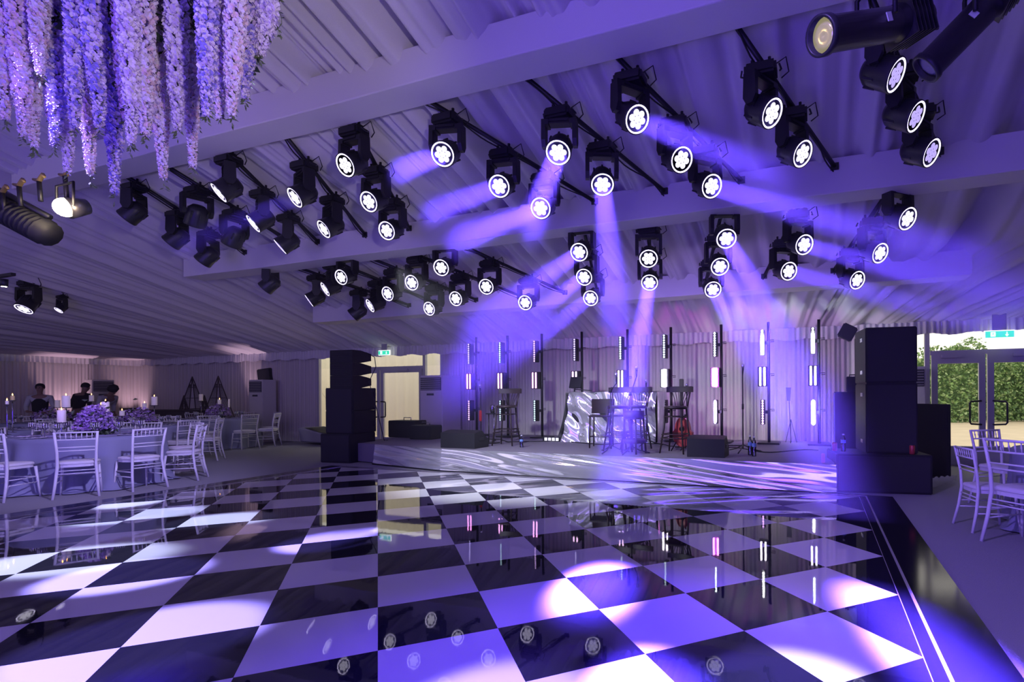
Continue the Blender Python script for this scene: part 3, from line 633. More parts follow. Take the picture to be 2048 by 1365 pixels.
# ================================================================== STAGE LIGHT TOWERS
TW = [  # x, top colour, strength, mid, mid strength, low, strength
 (-7.45, (.55, .45, 1), 1.6, (1, .35, .95), 3.0, (.8, .45, 1), 1.6), (-6.62, (.55, .85, .95), 1.5, (1, .45, 1), 3.5, (.6, .85, 1), 1.2),
 (-5.75, (.72, .45, 1), 1.8, (1, .42, 1), 3.5, (.6, .9, .95), 1.3), (-4.79, (.6, .5, 1), 1.5, (1, .6, 1), 3.0, (.6, .85, .9), 1.3),
 (-3.76, (.75, .9, 1), 2.2, (1, .6, 1), 3.2, (.7, .85, 1), 1.6), (-2.84, (.75, .95, 1), 2.2, (.95, .8, 1), 8, (.8, .95, 1), 2.5),
 (-1.84, (.8, .95, 1), 9, (1, .25, 1), 9, (.75, .6, 1), 12), (-.96, (1, .95, 1), 24, (.9, .8, 1), 6, (.75, .4, 1), 4), (-.08, (.85, 1, 1), 14, (.85, .8, 1), 6, (1, .98, .85), 40)]
TY = 10.2
for i, (x, c1_, s1, c2_, s2, c3_, s3) in enumerate(TW):
    o = thing('light_tower', 'black light tower on stage, %s from the left, %s' % (ORD[i], ['magenta strips over a violet bar', 'magenta strips half behind a high stool', 'magenta strips over a pale dotted bar', 'behind the laptop stand', 'behind the draped booth', 'very white centre strips', 'brightest magenta strips', 'glaring white top bar', 'glaring white bottom bar'][i]), 'light tower', (x, TY, SZ), 0, 'row of light towers along the stage back')
    pb = MB(); pb.tube([(.10, .08, .02), (.10, .08, 2.65 - SZ)], .027, M_black, 10); pb.build('pole', None, o)
    b = MB(); b.box((.10, .08, .015), (.4, .4, .03), M_black, bev=.008); b.build('base', None, o)
    for (zc, L, kind, cc, ss) in ((2.26, .47, 0, c1_, s1), (1.63, .37, 1, c2_, s2), (.97, .46, 0, c3_, s3)):
        zc -= SZ; w_ = .075 if kind == 0 else .17; dp = .16
        f = MB().box((0, 0, zc), (w_, dp, L), M_dark, bev=.006).build('led_bar' if kind == 0 else 'strip_light', None, o)
        em = emis('led colour %d %d %d' % (i, kind, int(zc * 10)), cc, ss)
        if kind == 0:
            b = MB()
            for q in range(10): b.lathe([(.0, .012), (.013, .01), (.019, .0)], c=(0, 0, 0), m=em, n=10, T=Matrix.Translation((0, -dp / 2 - .001, zc - L / 2 + (q + .5) * L / 10)) @ Matrix.Rotation(PI / 2, 4, 'X'))
            b.build('led_row', None, f)
        else:
            for s_ in (-1, 1): MB().box((.038 * s_, -dp / 2 - .004, zc), (.034, .012, L - .03), em, bev=.004).build('light_tube', None, f)
        MB().box((.06, .05, zc), (.09, .03, .06), M_black).build('bracket', None, f)
        MB().tube([(.12, .06, zc + .05), (.2, .05, zc + .05), (.2, .05, zc + .02), (.14, .06, zc + .02)], .007, M_black, 6).build('clamp_knob', None, f)
for x, z, c, e in ((-.96, 2.2, (.9, .9, 1), 7), (-.08, 2.2, (.8, .9, 1), 5), (-.08, .97, (1, .98, .85), 16), (-1.84, .97, (.6, .4, 1), 8), (-1.84, 1.63, (1, .12, 1), 24), (-2.84, 1.63, (.9, .75, 1), 3)):
    l = bpy.data.lights.new('tower_glow', 'AREA'); l.shape = 'RECTANGLE'; l.size = .06; l.size_y = .4; l.color = c; l.energy = e; lo = bpy.data.objects.new('tower_glow', l); col.objects.link(lo); lo.location = (x, TY - .12, z); lo.rotation_euler = (PI / 2, 0, 0)
# ================================================================== STAGE FURNITURE
def high_stool(label, x, y, rz, s=1., slat=6):
    o = thing('bar_stool', label, 'stool', (x, y, SZ), rz); o.scale = (s, s, s)
    MB().lathe([(.0, .70), (.17, .70), (.19, .715), (.19, .735), (.17, .75), (.0, .745)], m=M_wood, n=24).build('seat', None, o)
    for a, c in ((-1, -1), (1, -1), (-1, 1), (1, 1)): MB().tube([(.20 * a, .20 * c, 0), (.15 * a, .14 * c, .40), (.135 * a, .125 * c, .70)], [.014, .016, .018], M_wood, 8).build('leg', None, o)
    for z_, r_ in ((.24, .185), (.30, .175), (.58, .145)):
        MB().tube([(r_ * a, r_ * c, z_) for a, c in ((-1, -1), (1, -1), (1, 1), (-1, 1), (-1, -1))], .009, M_wood, 6).build('footrest', None, o)
    bk = MB()
    for s_ in (-1, 1): bk.tube([(.14 * s_, .15, .72), (.155 * s_, .18, .86), (.175 * s_, .21, 1.0)], .014, M_wood, 8)
    bk.grid(12, 2, lambda u, v: ((u - .5) * .46, .235 - .09 * (2 * u - 1) ** 2 * .5, .97 + .09 * v), M_wood)
    bk.grid(12, 2, lambda u, v: ((u - .5) * .46, .215 - .09 * (2 * u - 1) ** 2 * .5, .97 + .09 * v), M_wood)
    bk.box((0, .215, 1.06), (.40, .03, .012), M_wood)
    for k in range(slat): t = (k + .5) / slat - .5; bk.tube([(t * .14, .165, .73), (t * .22, .19, .85), (t * .36, .22, .98)], .006, M_wood, 6)
    bk.build('backrest', None, o); return o
def on_stage(px, y): q = ony(px, 880, y); return q.x, y
x, y = on_stage(1013, 8.6); high_stool('dark wooden bar stool standing alone on the stage left half', x, y, .15)
x, y = on_stage(1237, 8.35); high_stool('dark bar stool in front of the draped booth, left of the pair', x, y, .05)
x, y = on_stage(1272, 8.6); high_stool('dark bar stool overlapping behind the other at the booth', x, y, -.1, 1.0)
x, y = on_stage(1352, 8.3); high_stool('dark bar stool beside the red guitar', x, y, -.12)
# low chair and stool
def chair_low(label, x, y, rz):
    o = thing('dark_chair', label, 'chair', (x, y, SZ), rz)
    MB().box((0, 0, .56), (.4, .4, .035), M_wood, bev=.012).build('seat', None, o)
    for a, c in ((-1, -1), (1, -1), (-1, 1), (1, 1)): MB().tube([(.18 * a, .18 * c, 0), (.17 * a, .17 * c, .55)], .014, M_wood, 8).build('leg', None, o)
    MB().grid(10, 3, lambda u, v: ((u - .5) * .42, .2 - .04 * (2 * u - 1) ** 2, .60 + .26 * v), M_wood).build('backrest', None, o)
    MB().tube([(.17 * a, .17 * c, .2) for a, c in ((-1, -1), (1, -1), (1, 1), (-1, 1), (-1, -1))], .008, M_wood, 6).build('stretcher', None, o)
x, y = on_stage(1203, 8.75); chair_low('dark square backed chair left of the stools at the booth', x, y, .2)
def round_stool(label, x, y):
    o = thing('round_stool', label, 'stool', (x, y, SZ))
    MB().lathe([(.0, .68), (.17, .68), (.17, .56), (.155, .55), (.155, .67), (.0, .67)], m=M_wood, n=28).build('seat', None, o)
    for k in range(4): t = k * PI / 2 + .5; MB().tube([(.19 * math.cos(t), .19 * math.sin(t), 0), (.15 * math.cos(t), .15 * math.sin(t), .58)], .016, M_wood, 8).build('leg', None, o)
    MB().lathe([(.165, .17), (.185, .17), (.185, .23), (.165, .23), (.165, .17)], m=M_wood, n=28, cap=False).build('footrest', None, o)
x, y = on_stage(1268, 8.0); round_stool('dark round drum topped stool in front of the booth', x, y)
# music stand, microphone stands
def mic_stand(label, x, y, h, boom=None, feet=3, mic=True, rz=0.):
    o = thing('microphone_stand', label, 'microphone stand', (x, y, SZ), rz)
    MB().tube([(0, 0, .06), (0, 0, h)], .010, M_black, 8).build('pole', None, o)
    MB().tube([(0, 0, h * .55), (0, 0, h * .62)], .017, M_black, 8).build('clutch', None, o)
    for k in range(feet): t = k * 2 * PI / feet + .4; MB().tube([(0, 0, .12), (.14 * math.cos(t), .14 * math.sin(t), .05), (.30 * math.cos(t), .30 * math.sin(t), .01)], .010, M_black, 6).build('leg', None, o)
    e = Vector((0, 0, h))
    if boom: e = Vector(boom); MB().tube([(0, 0, h), e], .008, M_black, 6).tube([(0, 0, h - .03), (0, 0, h + .03)], .022, M_black, 8).build('boom', None, o)
    if mic: MB().tube([e, e + Vector((.01, -.03, .10))], [.012, .018], M_dark, 8).lathe([(.0, .05), (.018, .045), (.026, .025), (.024, .0), (.016, -.02)], c=tuple(e + Vector((.01, -.035, .12))), m=M_chrome, n=12).build('microphone', None, o)
    return o
for px, y, h, bm_, lab in ((962, 9.2, 1.0, None, 'straight microphone stand with a red cloth left of the lone stool'), (1486, 8.7, 1.25, None, 'slim microphone stand right of the magenta tower'), (1222, 8.0, 1.0, (.12, -.05, 1.12), 'microphone stand rising before the booth, left of the boom'), (1262, 7.95, .95, (.10, .0, 1.22), 'boom microphone stand leaning up to the right before the booth'), (1293, 9.3, 1.05, None, 'thin microphone stand at the right edge of the booth'), (1374, 8.9, .95, None, 'short stand right of the guitar')):
    x, y = on_stage(px, y); mic_stand(lab, x, y, h, bm_)
x, y = on_stage(963, 9.18); tag(MB().box((x + .0, y - .03, SZ + .52), (.05, .04, .22), mat('red cloth', (.6, .04, .05), .8), bev=.01).build('red_cloth'), 'small red cloth hanging on the microphone stand at stage left', 'cloth')
x, y = on_stage(983, 8.8)
o = thing('side_table', 'small tall metal drinks stand left of the lone stool', 'stand', (x, y, SZ))
MB().lathe([(.0, .57), (.11, .57), (.11, .59), (.0, .59)], m=M_black, n=20).build('top', None, o)
for a in (-1, 1): MB().tube([(.06 * a, 0, .02), (.06 * a, 0, .58)], .010, M_chrome if a > 0 else M_black, 8).build('leg', None, o)
MB().box((0, 0, .01), (.26, .2, .02), M_black).build('base', None, o)
tag(MB().lathe([(.0, 0), (.035, .0), (.05, .06), (.052, .12), (.045, .16), (.042, .16), (.03, .02), (.0, .02)], c=(x + .03, y, SZ + .592), m=M_glass, n=18).build('drinking_glass'), 'clear glass on the tall metal drinks stand', 'glass')
# floor monitors
def wedge(label, px0, px1, pyb, rz):
    q0 = onz(px0, pyb, SZ); q1 = onz(px1, pyb, SZ); c = (q0 + q1) / 2; w_ = .62
    y_ = max(c.y, 7.95); c = ony((px0 + px1) / 2, pyb, y_); w_ = (ony(px1, pyb, y_) - ony(px0, pyb, y_)).length * .92
    o = thing('floor_monitor', label, 'speaker', (c.x, y_ + .05, SZ), rz)
    T = Matrix.Rotation(PI / 2, 4, 'Z') @ Matrix.Rotation(PI / 2, 4, 'X')
    MB().prism([(-.20, 0), (.22, 0), (.22, .12), (.02, .31), (-.20, .27)], -w_ / 2, w_ / 2, M_cab, T).build('cabinet', None, o)
    MB().box((0, 0, 0), (w_ - .06, .26, .01), M_grille, Matrix.Translation((0, .125, .222)) @ Matrix.Rotation(math.radians(-43), 4, 'X')).build('grille', None, o)
    MB().box((w_ / 2 + .004, 0, .16), (.008, .14, .05), M_dark).build('handle', None, o)
wedge('black wedge floor monitor at the left front corner of the stage', 889, 962, 905, 0)
wedge('black wedge floor monitor near the stage front right of the guitar', 1375, 1455, 917, 0)
# guitar
x, y = on_stage(1366, 8.6)
o = thing('guitar', 'red acoustic guitar on a stand right of the bar stool', 'guitar', (x, y, SZ + .06), -.2)
gp = []
for k in range(40):
    t = 2 * PI * k / 40; r_ = 1 + .16 * math.cos(2 * t); zz = .22 - .24 * math.cos(t) * 1.0; ww = (.175 if zz < .25 else .135) * abs(math.sin(t)) ** .8 * (1 if math.sin(t) > 0 else -1); gp.append((ww, zz + .03))
MB().prism(gp, -.04, .04, M_red, Matrix.Rotation(PI / 2, 4, 'X')).build('body', None, o)
MB().box((0, -.045, .72), (.05, .02, .55), M_wood).build('neck', None, o); MB().box((0, -.045, 1.05), (.08, .02, .16), M_wood, bev=.008).build('headstock', None, o)
MB().lathe([(.0, 0), (.045, 0)], m=M_black, n=20, T=Matrix.Translation((0, -.045, .30)) @ Matrix.Rotation(PI / 2, 4, 'X')).build('sound_hole', None, o)
o = thing('guitar_stand', 'black folding stand under the red guitar', 'stand', (x, y, SZ), -.2)
for a in (-1, 1): MB().tube([(.16 * a, -.12, .0), (.05 * a, .06, .3), (0, .09, .6)], .010, M_black, 6).build('leg', None, o)
MB().tube([(-.1, -.09, .06), (.1, -.09, .06)], .010, M_black, 6).build('cradle', None, o)
# bottles on the stage, socket box, cable runs
for px, y, lab in ((1508, 8.15, 'taller clear water bottle on the stage near its front edge'), (1500, 8.3, 'small water bottle just left of the taller one on stage'), (1043, 8.3, 'clear bottle on the stage floor right of the lone stool')):
    x, y = on_stage(px, y); bottle(x, y, SZ, lab, .30 if 'taller' in lab else .22)
x, y = on_stage(1107, 9.6)
o = thing('effects_pedal_row', 'small white lit pedal box on the stage floor left of the booth', 'pedal box', (x, y, SZ)); MB().box((0, 0, .04), (.42, .16, .08), M_dark, bev=.008).build('case', None, o)
for k in range(4): MB().box((-.13 + k * .085, -.083, .045), (.06, .01, .06), emis('pedal light', (.9, .9, 1), .8)).build('light_window', None, o)
def cable(label, pts, r=.009): tag(MB().tube(pts, r, M_black, 6).build('floor_cable'), label, 'cable')
cable('black cable lying along the stage floor behind the stools', [(-7 + k * .25, 9.4 + .25 * math.sin(k * .9) + .1 * math.sin(k * 2.3), SZ + .01) for k in range(24)])
cable('black cable curling on the stage floor right of the thin microphone stand', [(-1.7 + .1 * k, 9.0 + .3 * math.sin(k * .5), SZ + .01) for k in range(18)])
# draped booth
bx0 = ony(1140, 870, 9.75).x; bx1 = ony(1316, 870, 9.75).x
M_satin = mat('white satin film', (.92, .92, .95), .22, .75)
o = thing('draped_booth', 'white mirrored drape covering a booth at the middle of the stage', 'booth', ((bx0 + bx1) / 2, 9.9, SZ))
W2 = (bx1 - bx0) / 2; rr_ = random.Random(4); KK = [(rr_.uniform(1, 6), rr_.uniform(1, 7), rr_.uniform(0, 6), rr_.uniform(.4, 1)) for _ in range(7)]
def booth(u, v):
    z = .99 * v; fl = (1 - v) ** 2
    x = (u - .5) * 2 * W2; x -= fl * .10 * (1 - u); wv = sum(w_ * math.sin(a * x * 3 + b_ * z * 3 + c_ + 1.5 * math.sin(x * 3 + z * 2)) for a, b_, c_, w_ in KK)
    return (x, -.25 - .05 * fl - .028 * wv, z)
MB().grid(220, 110, booth, M_foil).build('front_drape', None, o)
MB().box((0, .12, .49), (W2 * 2 - .12, .62, .96), M_vest).build('carcass', None, o)
MB().grid(30, 30, lambda u, v: ((u - .5) * 2 * W2, -.26 + .75 * v, .995 + .006 * math.sin(u * 20) - .0), M_satin).build('top_drape', None, o)
MB().grid(30, 20, lambda u, v: (W2 + .02 + .03 * math.sin(u * 14), -.25 + .75 * u, .99 * v), M_satin).build('side_drape', None, o)
MB().grid(20, 20, lambda u, v: (-W2 - .05 - .22 * (1 - v) ** 2 * (1 - .3 * u), -.24 + .7 * u, .99 * v), M_satin).build('side_drape', None, o)
o = thing('laptop_stand', 'black laptop stand and screen on the left end of the booth', 'laptop stand', ((bx0 + .0), 9.95, SZ + 1.0))
MB().box((0, 0, .2), (.32, .02, .24), M_dark, Matrix.Rotation(-.3, 4, 'Z') @ Matrix.Rotation(-.25, 4, 'X'), bev=.006).build('screen', None, o)
MB().tube([(0, .02, 0), (0, .06, .12)], .015, M_black, 8).tube([(.0, .0, .05), (.4, 0, .02)], .012, M_black, 6).build('arm', None, o)
# equipment behind the right side of the stage
x, y = on_stage(1702, 9.9)
o = thing('black_road_case', 'black upright road case behind the right speaker tower', 'case', (x, y, SZ)); MB().box((0, 0, .48), (.55, .5, .96), M_cab, bev=.015).build('case', None, o)
for s_ in (-1, 1): MB().box((.27 * s_, -.25, .48), (.02, .02, .94), M_al).build('corner_trim', None, o)
o = thing('small_amplifier', 'small black amplifier box on top of the road case by the tower', 'amplifier', (x + .08, y, SZ + .96)); MB().box((0, 0, .13), (.3, .26, .26), M_dark, bev=.01).build('case', None, o); MB().tube([(-.1, 0, .26), (-.1, 0, .29), (.1, 0, .29), (.1, 0, .26)], .01, M_dark, 6).build('handle', None, o)
q = ony(1692, 668, 10.2); x2, y2 = on_stage(1712, 10.3)
o = thing('lamp_on_stand', 'black flood lamp on a tall stand left of the right speaker tower', 'lamp', (x2, y2, SZ))
MB().tube([(0, 0, 0), (0, 0, 1.9)], .014, M_black, 8).build('pole', None, o); MB().tube([(.03, 0, .7), (.04, 0, 1.4), (.03, 0, 1.95)], .008, M_black, 6).build('cable', None, o)
for k in range(3): t = k * 2.09; MB().tube([(0, 0, .25), (.25 * math.cos(t), .25 * math.sin(t), 0.01)], .010, M_black, 6).build('leg', None, o)
MB().box((-.13, -.02, 2.02), (.26, .2, .26), M_dark, Matrix.Translation((-.13, 0, 2.02)) @ Matrix.Rotation(.5, 4, 'Y') @ Matrix.Translation((.13, 0, -2.02)), bev=.02).build('lamp_head', None, o)
x3, y3 = on_stage(1582, 10.5)
o = thing('paddle_stand', 'tripod stand with a folded grey paddle top in front of curtain', 'stand', (x3, y3, SZ))
MB().tube([(0, 0, .02), (-.03, 0, .8)], .008, M_black, 6).build('pole', None, o)
for a in (-1, 0, 1): MB().tube([(0, 0, .45), (.1 * a, -.12 + .2 * abs(a), .01)], .006, M_black, 6).build('leg', None, o)
MB().prism([(-.03, 0), (.03, 0), (.045, .25), (-.045, .25)], -.02, .02, M_acg, Matrix.Translation((-.04, 0, .8)) @ Matrix.Rotation(PI / 2, 4, 'X')).build('paddle', None, o)
# cases by the left doors
for px, py, w_, h_, lab in ((815, 868, .75, .38, 'black equipment case with a handle near the left doors'), (852, 885, .55, .30, 'blue lit drum hardware case right of the black case'), ):
    y_ = 9.6 if w_ > .6 else 9.3; q = ony(px, py, y_); z0 = .375 if q.x > -8.8 else 0
    o = thing('equipment_case', lab, 'case', (q.x, y_, z0)); MB().box((0, 0, h_ / 2), (w_, .4, h_), M_cab, bev=.015).build('case', None, o); MB().tube([(-.1, 0, h_), (-.1, 0, h_ + .06), (.1, 0, h_ + .06), (.1, 0, h_)], .01, M_chrome, 6).build('handle', None, o)
# low grey sofa bench
q = onz(632, 893)
o = thing('lounge_bench', 'low grey upholstered lounge bench by the left speaker stack', 'bench', (q.x - .1, q.y + .55, 0), math.radians(-8))
M_up = mat('grey upholstery', (.34, .34, .38), .8, bump=.15, bscale=60)
MB().prism([(-.85, .06), (-.95, .42), (-.85, .46), (.0, .33), (.75, .26), (.85, .06)], -.35, .35, M_up, Matrix.Rotation(PI / 2, 4, 'X')).build('frame', None, o).modifiers.new('soft', 'BEVEL').width = .03
MB().grid(20, 8, lambda u, v: (-.8 + 1.55 * u, -.3 + .6 * v, .445 - .17 * u + .015 * math.sin(u * 9)), M_vest).build('cushion', None, o)
# dried branches beyond the doors
o = thing('dried_branch_arrangement', 'dried branches rising against the glass left of the speakers', 'branches', (-12.1, 10.7, 0)); b = MB(); rb = random.Random(9)
for _ in range(26):
    p0 = Vector((0, 0, .3)); p1 = p0 + Vector((rb.uniform(-.15, .15), rb.uniform(-.1, .1), .6)); p2 = p1 + Vector((rb.uniform(-.3, .3), rb.uniform(-.15, .15), rb.uniform(.3, .7))); b.tube([p0, p1, p2], [.006, .004, .002], M_wood, 5)
b.build('branches', None, o); MB().lathe([(.0, 0), (.1, 0), (.13, .2), (.08, .36), (.07, .36), (.1, .2), (.0, .03)], m=M_ac, n=20).build('vase', None, o)

# ================================================================== CHAIRS
def mk_chair():
    o = thing('banquet_chair', 'x', 'chair'); o['group'] = 'white banquet chairs around the tables'
    b = MB(); n = 16; o1 = [((.20 if math.sin(t) > 0 else .185) * (abs(math.cos(t)) ** .55) * (1 if math.cos(t) > 0 else -1), .195 * (abs(math.sin(t)) ** .55) * (1 if math.sin(t) > 0 else -1)) for t in [2 * PI * k / 24 for k in range(24)]]
    b.prism(o1, .405, .44, M_chair); b.build('seat_frame', None, o)
    b = MB(); vs = []; fs = []
    for (k_, z) in ((1.03, .442), (1.05, .455), (1.0, .472), (.8, .480), (0.0, .483)):
        for (x, y) in o1: vs.append((x * k_, y * k_, z))
    N_ = len(o1)
    for j in range(4):
        for k in range(N_): fs.append((j * N_ + k, j * N_ + (k + 1) % N_, j * N_ + N_ + (k + 1) % N_, j * N_ + N_ + k))
    b.add(vs, fs, M_cush, True); b.build('cushion', None, o)
    post = lambda s_: [(.215 * s_, -.25, 0), (.195 * s_, -.20, .22), (.180 * s_, -.175, .42), (.182 * s_, -.185, .60), (.20 * s_, -.235, .87)]
    for s_ in (-1, 1):
        MB().tube(post(s_), [.014, .016, .017, .015, .014], M_chair, 8).build('leg', None, o)
        MB().tube([(.20 * s_, .215, 0), (.175 * s_, .175, .41)], [.012, .016], M_chair, 8).build('leg', None, o)
    bk = MB()
    def at(t, x): # point on the curve of the back at height t
        P_ = post(1)
        for k in range(4):
            if P_[k][2] <= t <= P_[k + 1][2] + 1e-6: f = (t - P_[k][2]) / (P_[k + 1][2] - P_[k][2]); return (x * (P_[k][0] + (P_[k + 1][0] - P_[k][0]) * f), P_[k][1] + (P_[k + 1][1] - P_[k][1]) * f, t)
    for z, r_ in ((.860, .012), (.765, .009), (.665, .008), (.62, .008)): bk.tube([at(z, -1), at(z, 0), at(z, 1)], r_, M_chair, 6)
    for k in range(7):
        x = -.75 + k * .25; a, c = Vector(at(.765, x)), Vector(at(.860, x)); bk.tube([a, a.lerp(c, .35), a.lerp(c, .5), a.lerp(c, .65), c], [.0045, .005, .009, .005, .0045], M_chair, 6)
    bk.build('backrest', None, o)
    st_ = MB()
    for z in (.20, .27):
        f1 = z / .41
        for s_ in (-1, 1): st_.tube([((.20 - .025 * f1) * s_, .215 - .04 * f1, z), (.198 * s_, -.205, z)], .007, M_chair, 6)
    for z in (.32, .36): st_.tube([(.188 * -1, -.185, z), (.188, -.185, z)], .007, M_chair, 6)
    st_.tube([(-.188, .195, .27), (.188, .195, .27)], .007, M_chair, 6); st_.build('stretcher', None, o)
    return o
CH = None
def chair_at(x, y, tx, ty, label, s=1.0, tuck=None):
    global CH
    dx, dy = tx - x, ty - y; rz = math.atan2(-dx, dy)
    if CH is None: CH = mk_chair(); CH.location = (x, y, 0); CH.rotation_euler = (0, 0, rz); CH.scale = (s, s, s); CH['label'] = label; return CH
    return dup(CH, label, (x, y, 0), rz, s=s)
# ================================================================== TABLES
def cloth_mesh(r, h, seed):
    rr = random.Random(seed); ph = rr.uniform(0, 6); b = MB(); n = 160; prof = []
    rows = [(0, 0), (.5, 0), (.9, 0), (.985, 0), (1.0, -.012), (1.005, -.06), (1.01, -.2), (1.02, -.4), (1.04, -.6), (1.06, -.72), (1.14, -.742)]
    vs = []; fs = []
    for (k_, z) in rows:
        d = max(0, (-z) / .75)
        for k in range(n):
            t = 2 * PI * k / n; wv = (math.sin(11 * t + ph) * .6 + math.sin(17 * t + 2 * ph) * .4 + .5 * math.sin(5 * t + ph)) * .10 * d ** .8
            vs.append((r * (k_ + wv) * math.cos(t), r * (k_ + wv) * math.sin(t), h + z if z > -.74 else .012))
    for j in range(len(rows) - 1):
        for k in range(n): fs.append((j * n + k, j * n + (k + 1) % n, j * n + n + (k + 1) % n, j * n + n + k))
    return b.add(vs, fs, M_cloth, True)
def glass_wine():
    o = thing('wine_glass', 'x', 'glass')
    MB().lathe([(.0, .0), (.032, .002), (.004, .012), (.004, .085), (.018, .10), (.038, .12), (.042, .155), (.040, .185), (.0385, .185), (.040, .155), (.036, .123), (.0, .105)], m=M_glass, n=16).build('bowl_and_stem', None, o)
    b = MB()
    for k in range(12): t = k * PI / 6; b.box((.0405 * math.cos(t), .0405 * math.sin(t), .15), (.004, .004, .05), M_paper)
    b.build('cut_pattern', None, o); return o
GL = {'o': None}
def put_glass(x, y, z, label, s, grp):
    if GL['o'] is None: GL['o'] = glass_wine(); o = GL['o']; o.location = (x, y, z); o['label'] = label; o['group'] = grp; o.scale = (s, s, s); return
    dup(GL['o'], label, (x, y, z), 0, grp, s)
M_fl = [mat('blossom %d' % i, c, .7) for i, c in enumerate(((.55, .38, .75), (.42, .26, .66), (.66, .50, .72), (.34, .18, .50)))]
M_flk = mat('blossom stalk', (.10, .14, .07), .7)
def flowers(x, y, z, r, h, label, n, seed):
    o = thing('flower_arrangement', label, 'flowers', (x, y, z)); rr = random.Random(seed)
    MB().lathe([(.0, 0), (.09, 0), (.12, .04), (.11, .10), (.0, .09)], m=M_acg, n=18).build('bowl', None, o)
    leaves('foliage', n // 3, lambda q: (q.gauss(0, r * .45), q.gauss(0, r * .45), abs(q.gauss(.10, h * .35))), .07, [M_leaf, M_flk], o, seed)
    b = MB()
    for _ in range(n):
        t = rr.uniform(0, 2 * PI); q = math.sqrt(rr.random()) * r; zz = .06 + (h - .04) * rr.random() * math.sqrt(max(0, 1 - (q / r) ** 2)) + .02
        c = Vector((q * math.cos(t), q * math.sin(t), zz)); s_ = rr.uniform(.012, .024); m_ = rr.choice(M_fl); up = Vector((rr.uniform(-1, 1), rr.uniform(-1, 1), rr.uniform(.2, 1.4))).normalized(); a = up.orthogonal().normalized(); bb = up.cross(a)
        vs = [c - up * s_ * .4]; fs = []
        for k in range(5): tt = 2 * PI * k / 5; vs += [c + (a * math.cos(tt - .5) + bb * math.sin(tt - .5)) * s_, c + (a * math.cos(tt) + bb * math.sin(tt)) * s_ * 1.35 + up * s_ * .25, c + (a * math.cos(tt + .5) + bb * math.sin(tt + .5)) * s_]; fs.append((0, 1 + k * 3, 2 + k * 3, 3 + k * 3))
        b.add(vs, fs, m_)
    b.build('blossoms', None, o); return o
def candle(x, y, z0, zb, zt, r, label, lit=True, dish=True, wax=None):
    """z0 table top, zb candle bottom, zt candle top"""
    if dish:
        s_ = thing('candle_stand', 'clear stand under the ' + label, 'candle stand', (x, y, z0)); h = zb - z0
        MB().lathe([(.0, 0), (.045, 0), (.045, .006), (.008, .012), (.006, h * .3), (.012, h * .5), (.006, h * .7), (.01, h - .02)], m=M_glass, n=14).build('stem', None, s_)
        MB().lathe([(.0, h - .018), (r * 1.1, h - .016), (r * 1.55, h - .004), (r * 1.5, h), (r, h - .010), (.0, h - .010)], m=M_glass, n=20).build('dish', None, s_)
    o = thing('pillar_candle', label, 'candle', (x, y, zb - .009 if dish else z0)); H = zt - zb
    MB().lathe([(.0, 0), (r * .97, 0), (r, .006), (r, H - .006), (r * .94, H), (r * .5, H - .006), (.0, H - .008)], m=wax or M_wax, n=22).build('wax', None, o)
    MB().tube([(0, 0, H - .01), (.001, 0, H + .008)], .0015, M_black, 5).build('wick', None, o)
    if lit: MB().lathe([(.0, H + .002), (.007, H + .012), (.006, H + .022), (.0, H + .042)], m=M_flame, n=10).build('flame', None, o)
DIRS = ['facing away at its right', 'at its far right', 'at its far side', 'at its far left', 'at its left', 'at its near left', 'at its near side', 'at its near right']
def side(a): # angle about the table, in the camera frame
    k = int(round(((math.degrees(a) - math.degrees(TH)) % 360) / 45)) % 8
    return ['on its right side', 'on its far right side', 'on its far side', 'on its far left side', 'on its left side', 'on its near left side', 'on its near side', 'on its near right side'][k]
def table(cx, cy, name, angs, seed, r=.86, nglass=8, gs=1.0, plates=True):
    o = thing('round_table', 'round banquet table hidden under the cloth, ' + name, 'table', (cx, cy, 0), 0, 'round banquet tables')
    MB().lathe([(.0, .705), (r * .97, .705), (r * .97, .738), (.0, .738)], m=M_top, n=40).build('tabletop', None, o)
    for k in range(4): t = k * PI / 2 + .4; MB().tube([(.5 * math.cos(t), .5 * math.sin(t), 0), (.5 * math.cos(t), .5 * math.sin(t), .71)], .018, M_al, 8).build('leg', None, o)
    c = cloth_mesh(r, .752, seed).build('tablecloth'); c.location = (cx, cy, 0); tag(c, 'blue grey cloth falling in folds to the carpet, ' + name, 'tablecloth', 'table cloths')
    seen = {}
    for a in angs:
        t = math.radians(a); d = r + .30; l = side(t); seen[l] = seen.get(l, 0) + 1; l2 = l if seen[l] == 1 else l.replace('on its', 'second one on its')
        chair_at(cx + d * math.cos(t), cy + d * math.sin(t), cx, cy, 'white chair at the %s, %s' % (name, l2), 1.0)
    rr = random.Random(seed)
    for k in range(nglass):
        t = 2 * PI * (k + .3) / nglass + rr.uniform(-.1, .1); q = r - rr.uniform(.20, .36); put_glass(cx + q * math.cos(t), cy + q * math.sin(t), .753, 'crystal wine glass at %s of the %s' % (side(t).replace('on its ', ''), name), gs, 'crystal glasses on the ' + name)
    if plates:
        for k in range(8):
            t = 2 * PI * (k + .0) / 8 + .2; q = r - .17
            p_ = thing('place_setting', 'plate with folded napkin at %s of the %s' % (side(t).replace('on its ', ''), name), 'plate', (cx + q * math.cos(t), cy + q * math.sin(t), .753), t, 'plates on the ' + name)
            MB().lathe([(.0, 0), (.08, 0), (.13, .012), (.13, .015), (.08, .004), (.0, .004)], m=M_paper, n=24).build('plate', None, p_)
            MB().grid(6, 6, lambda u, v: ((u - .5) * .18, (v - .5) * .09, .018 + .012 * math.sin(v * PI) + .006 * math.sin(u * 12)), mat('slate napkin', (.10, .10, .16), .9)).build('napkin', None, p_)
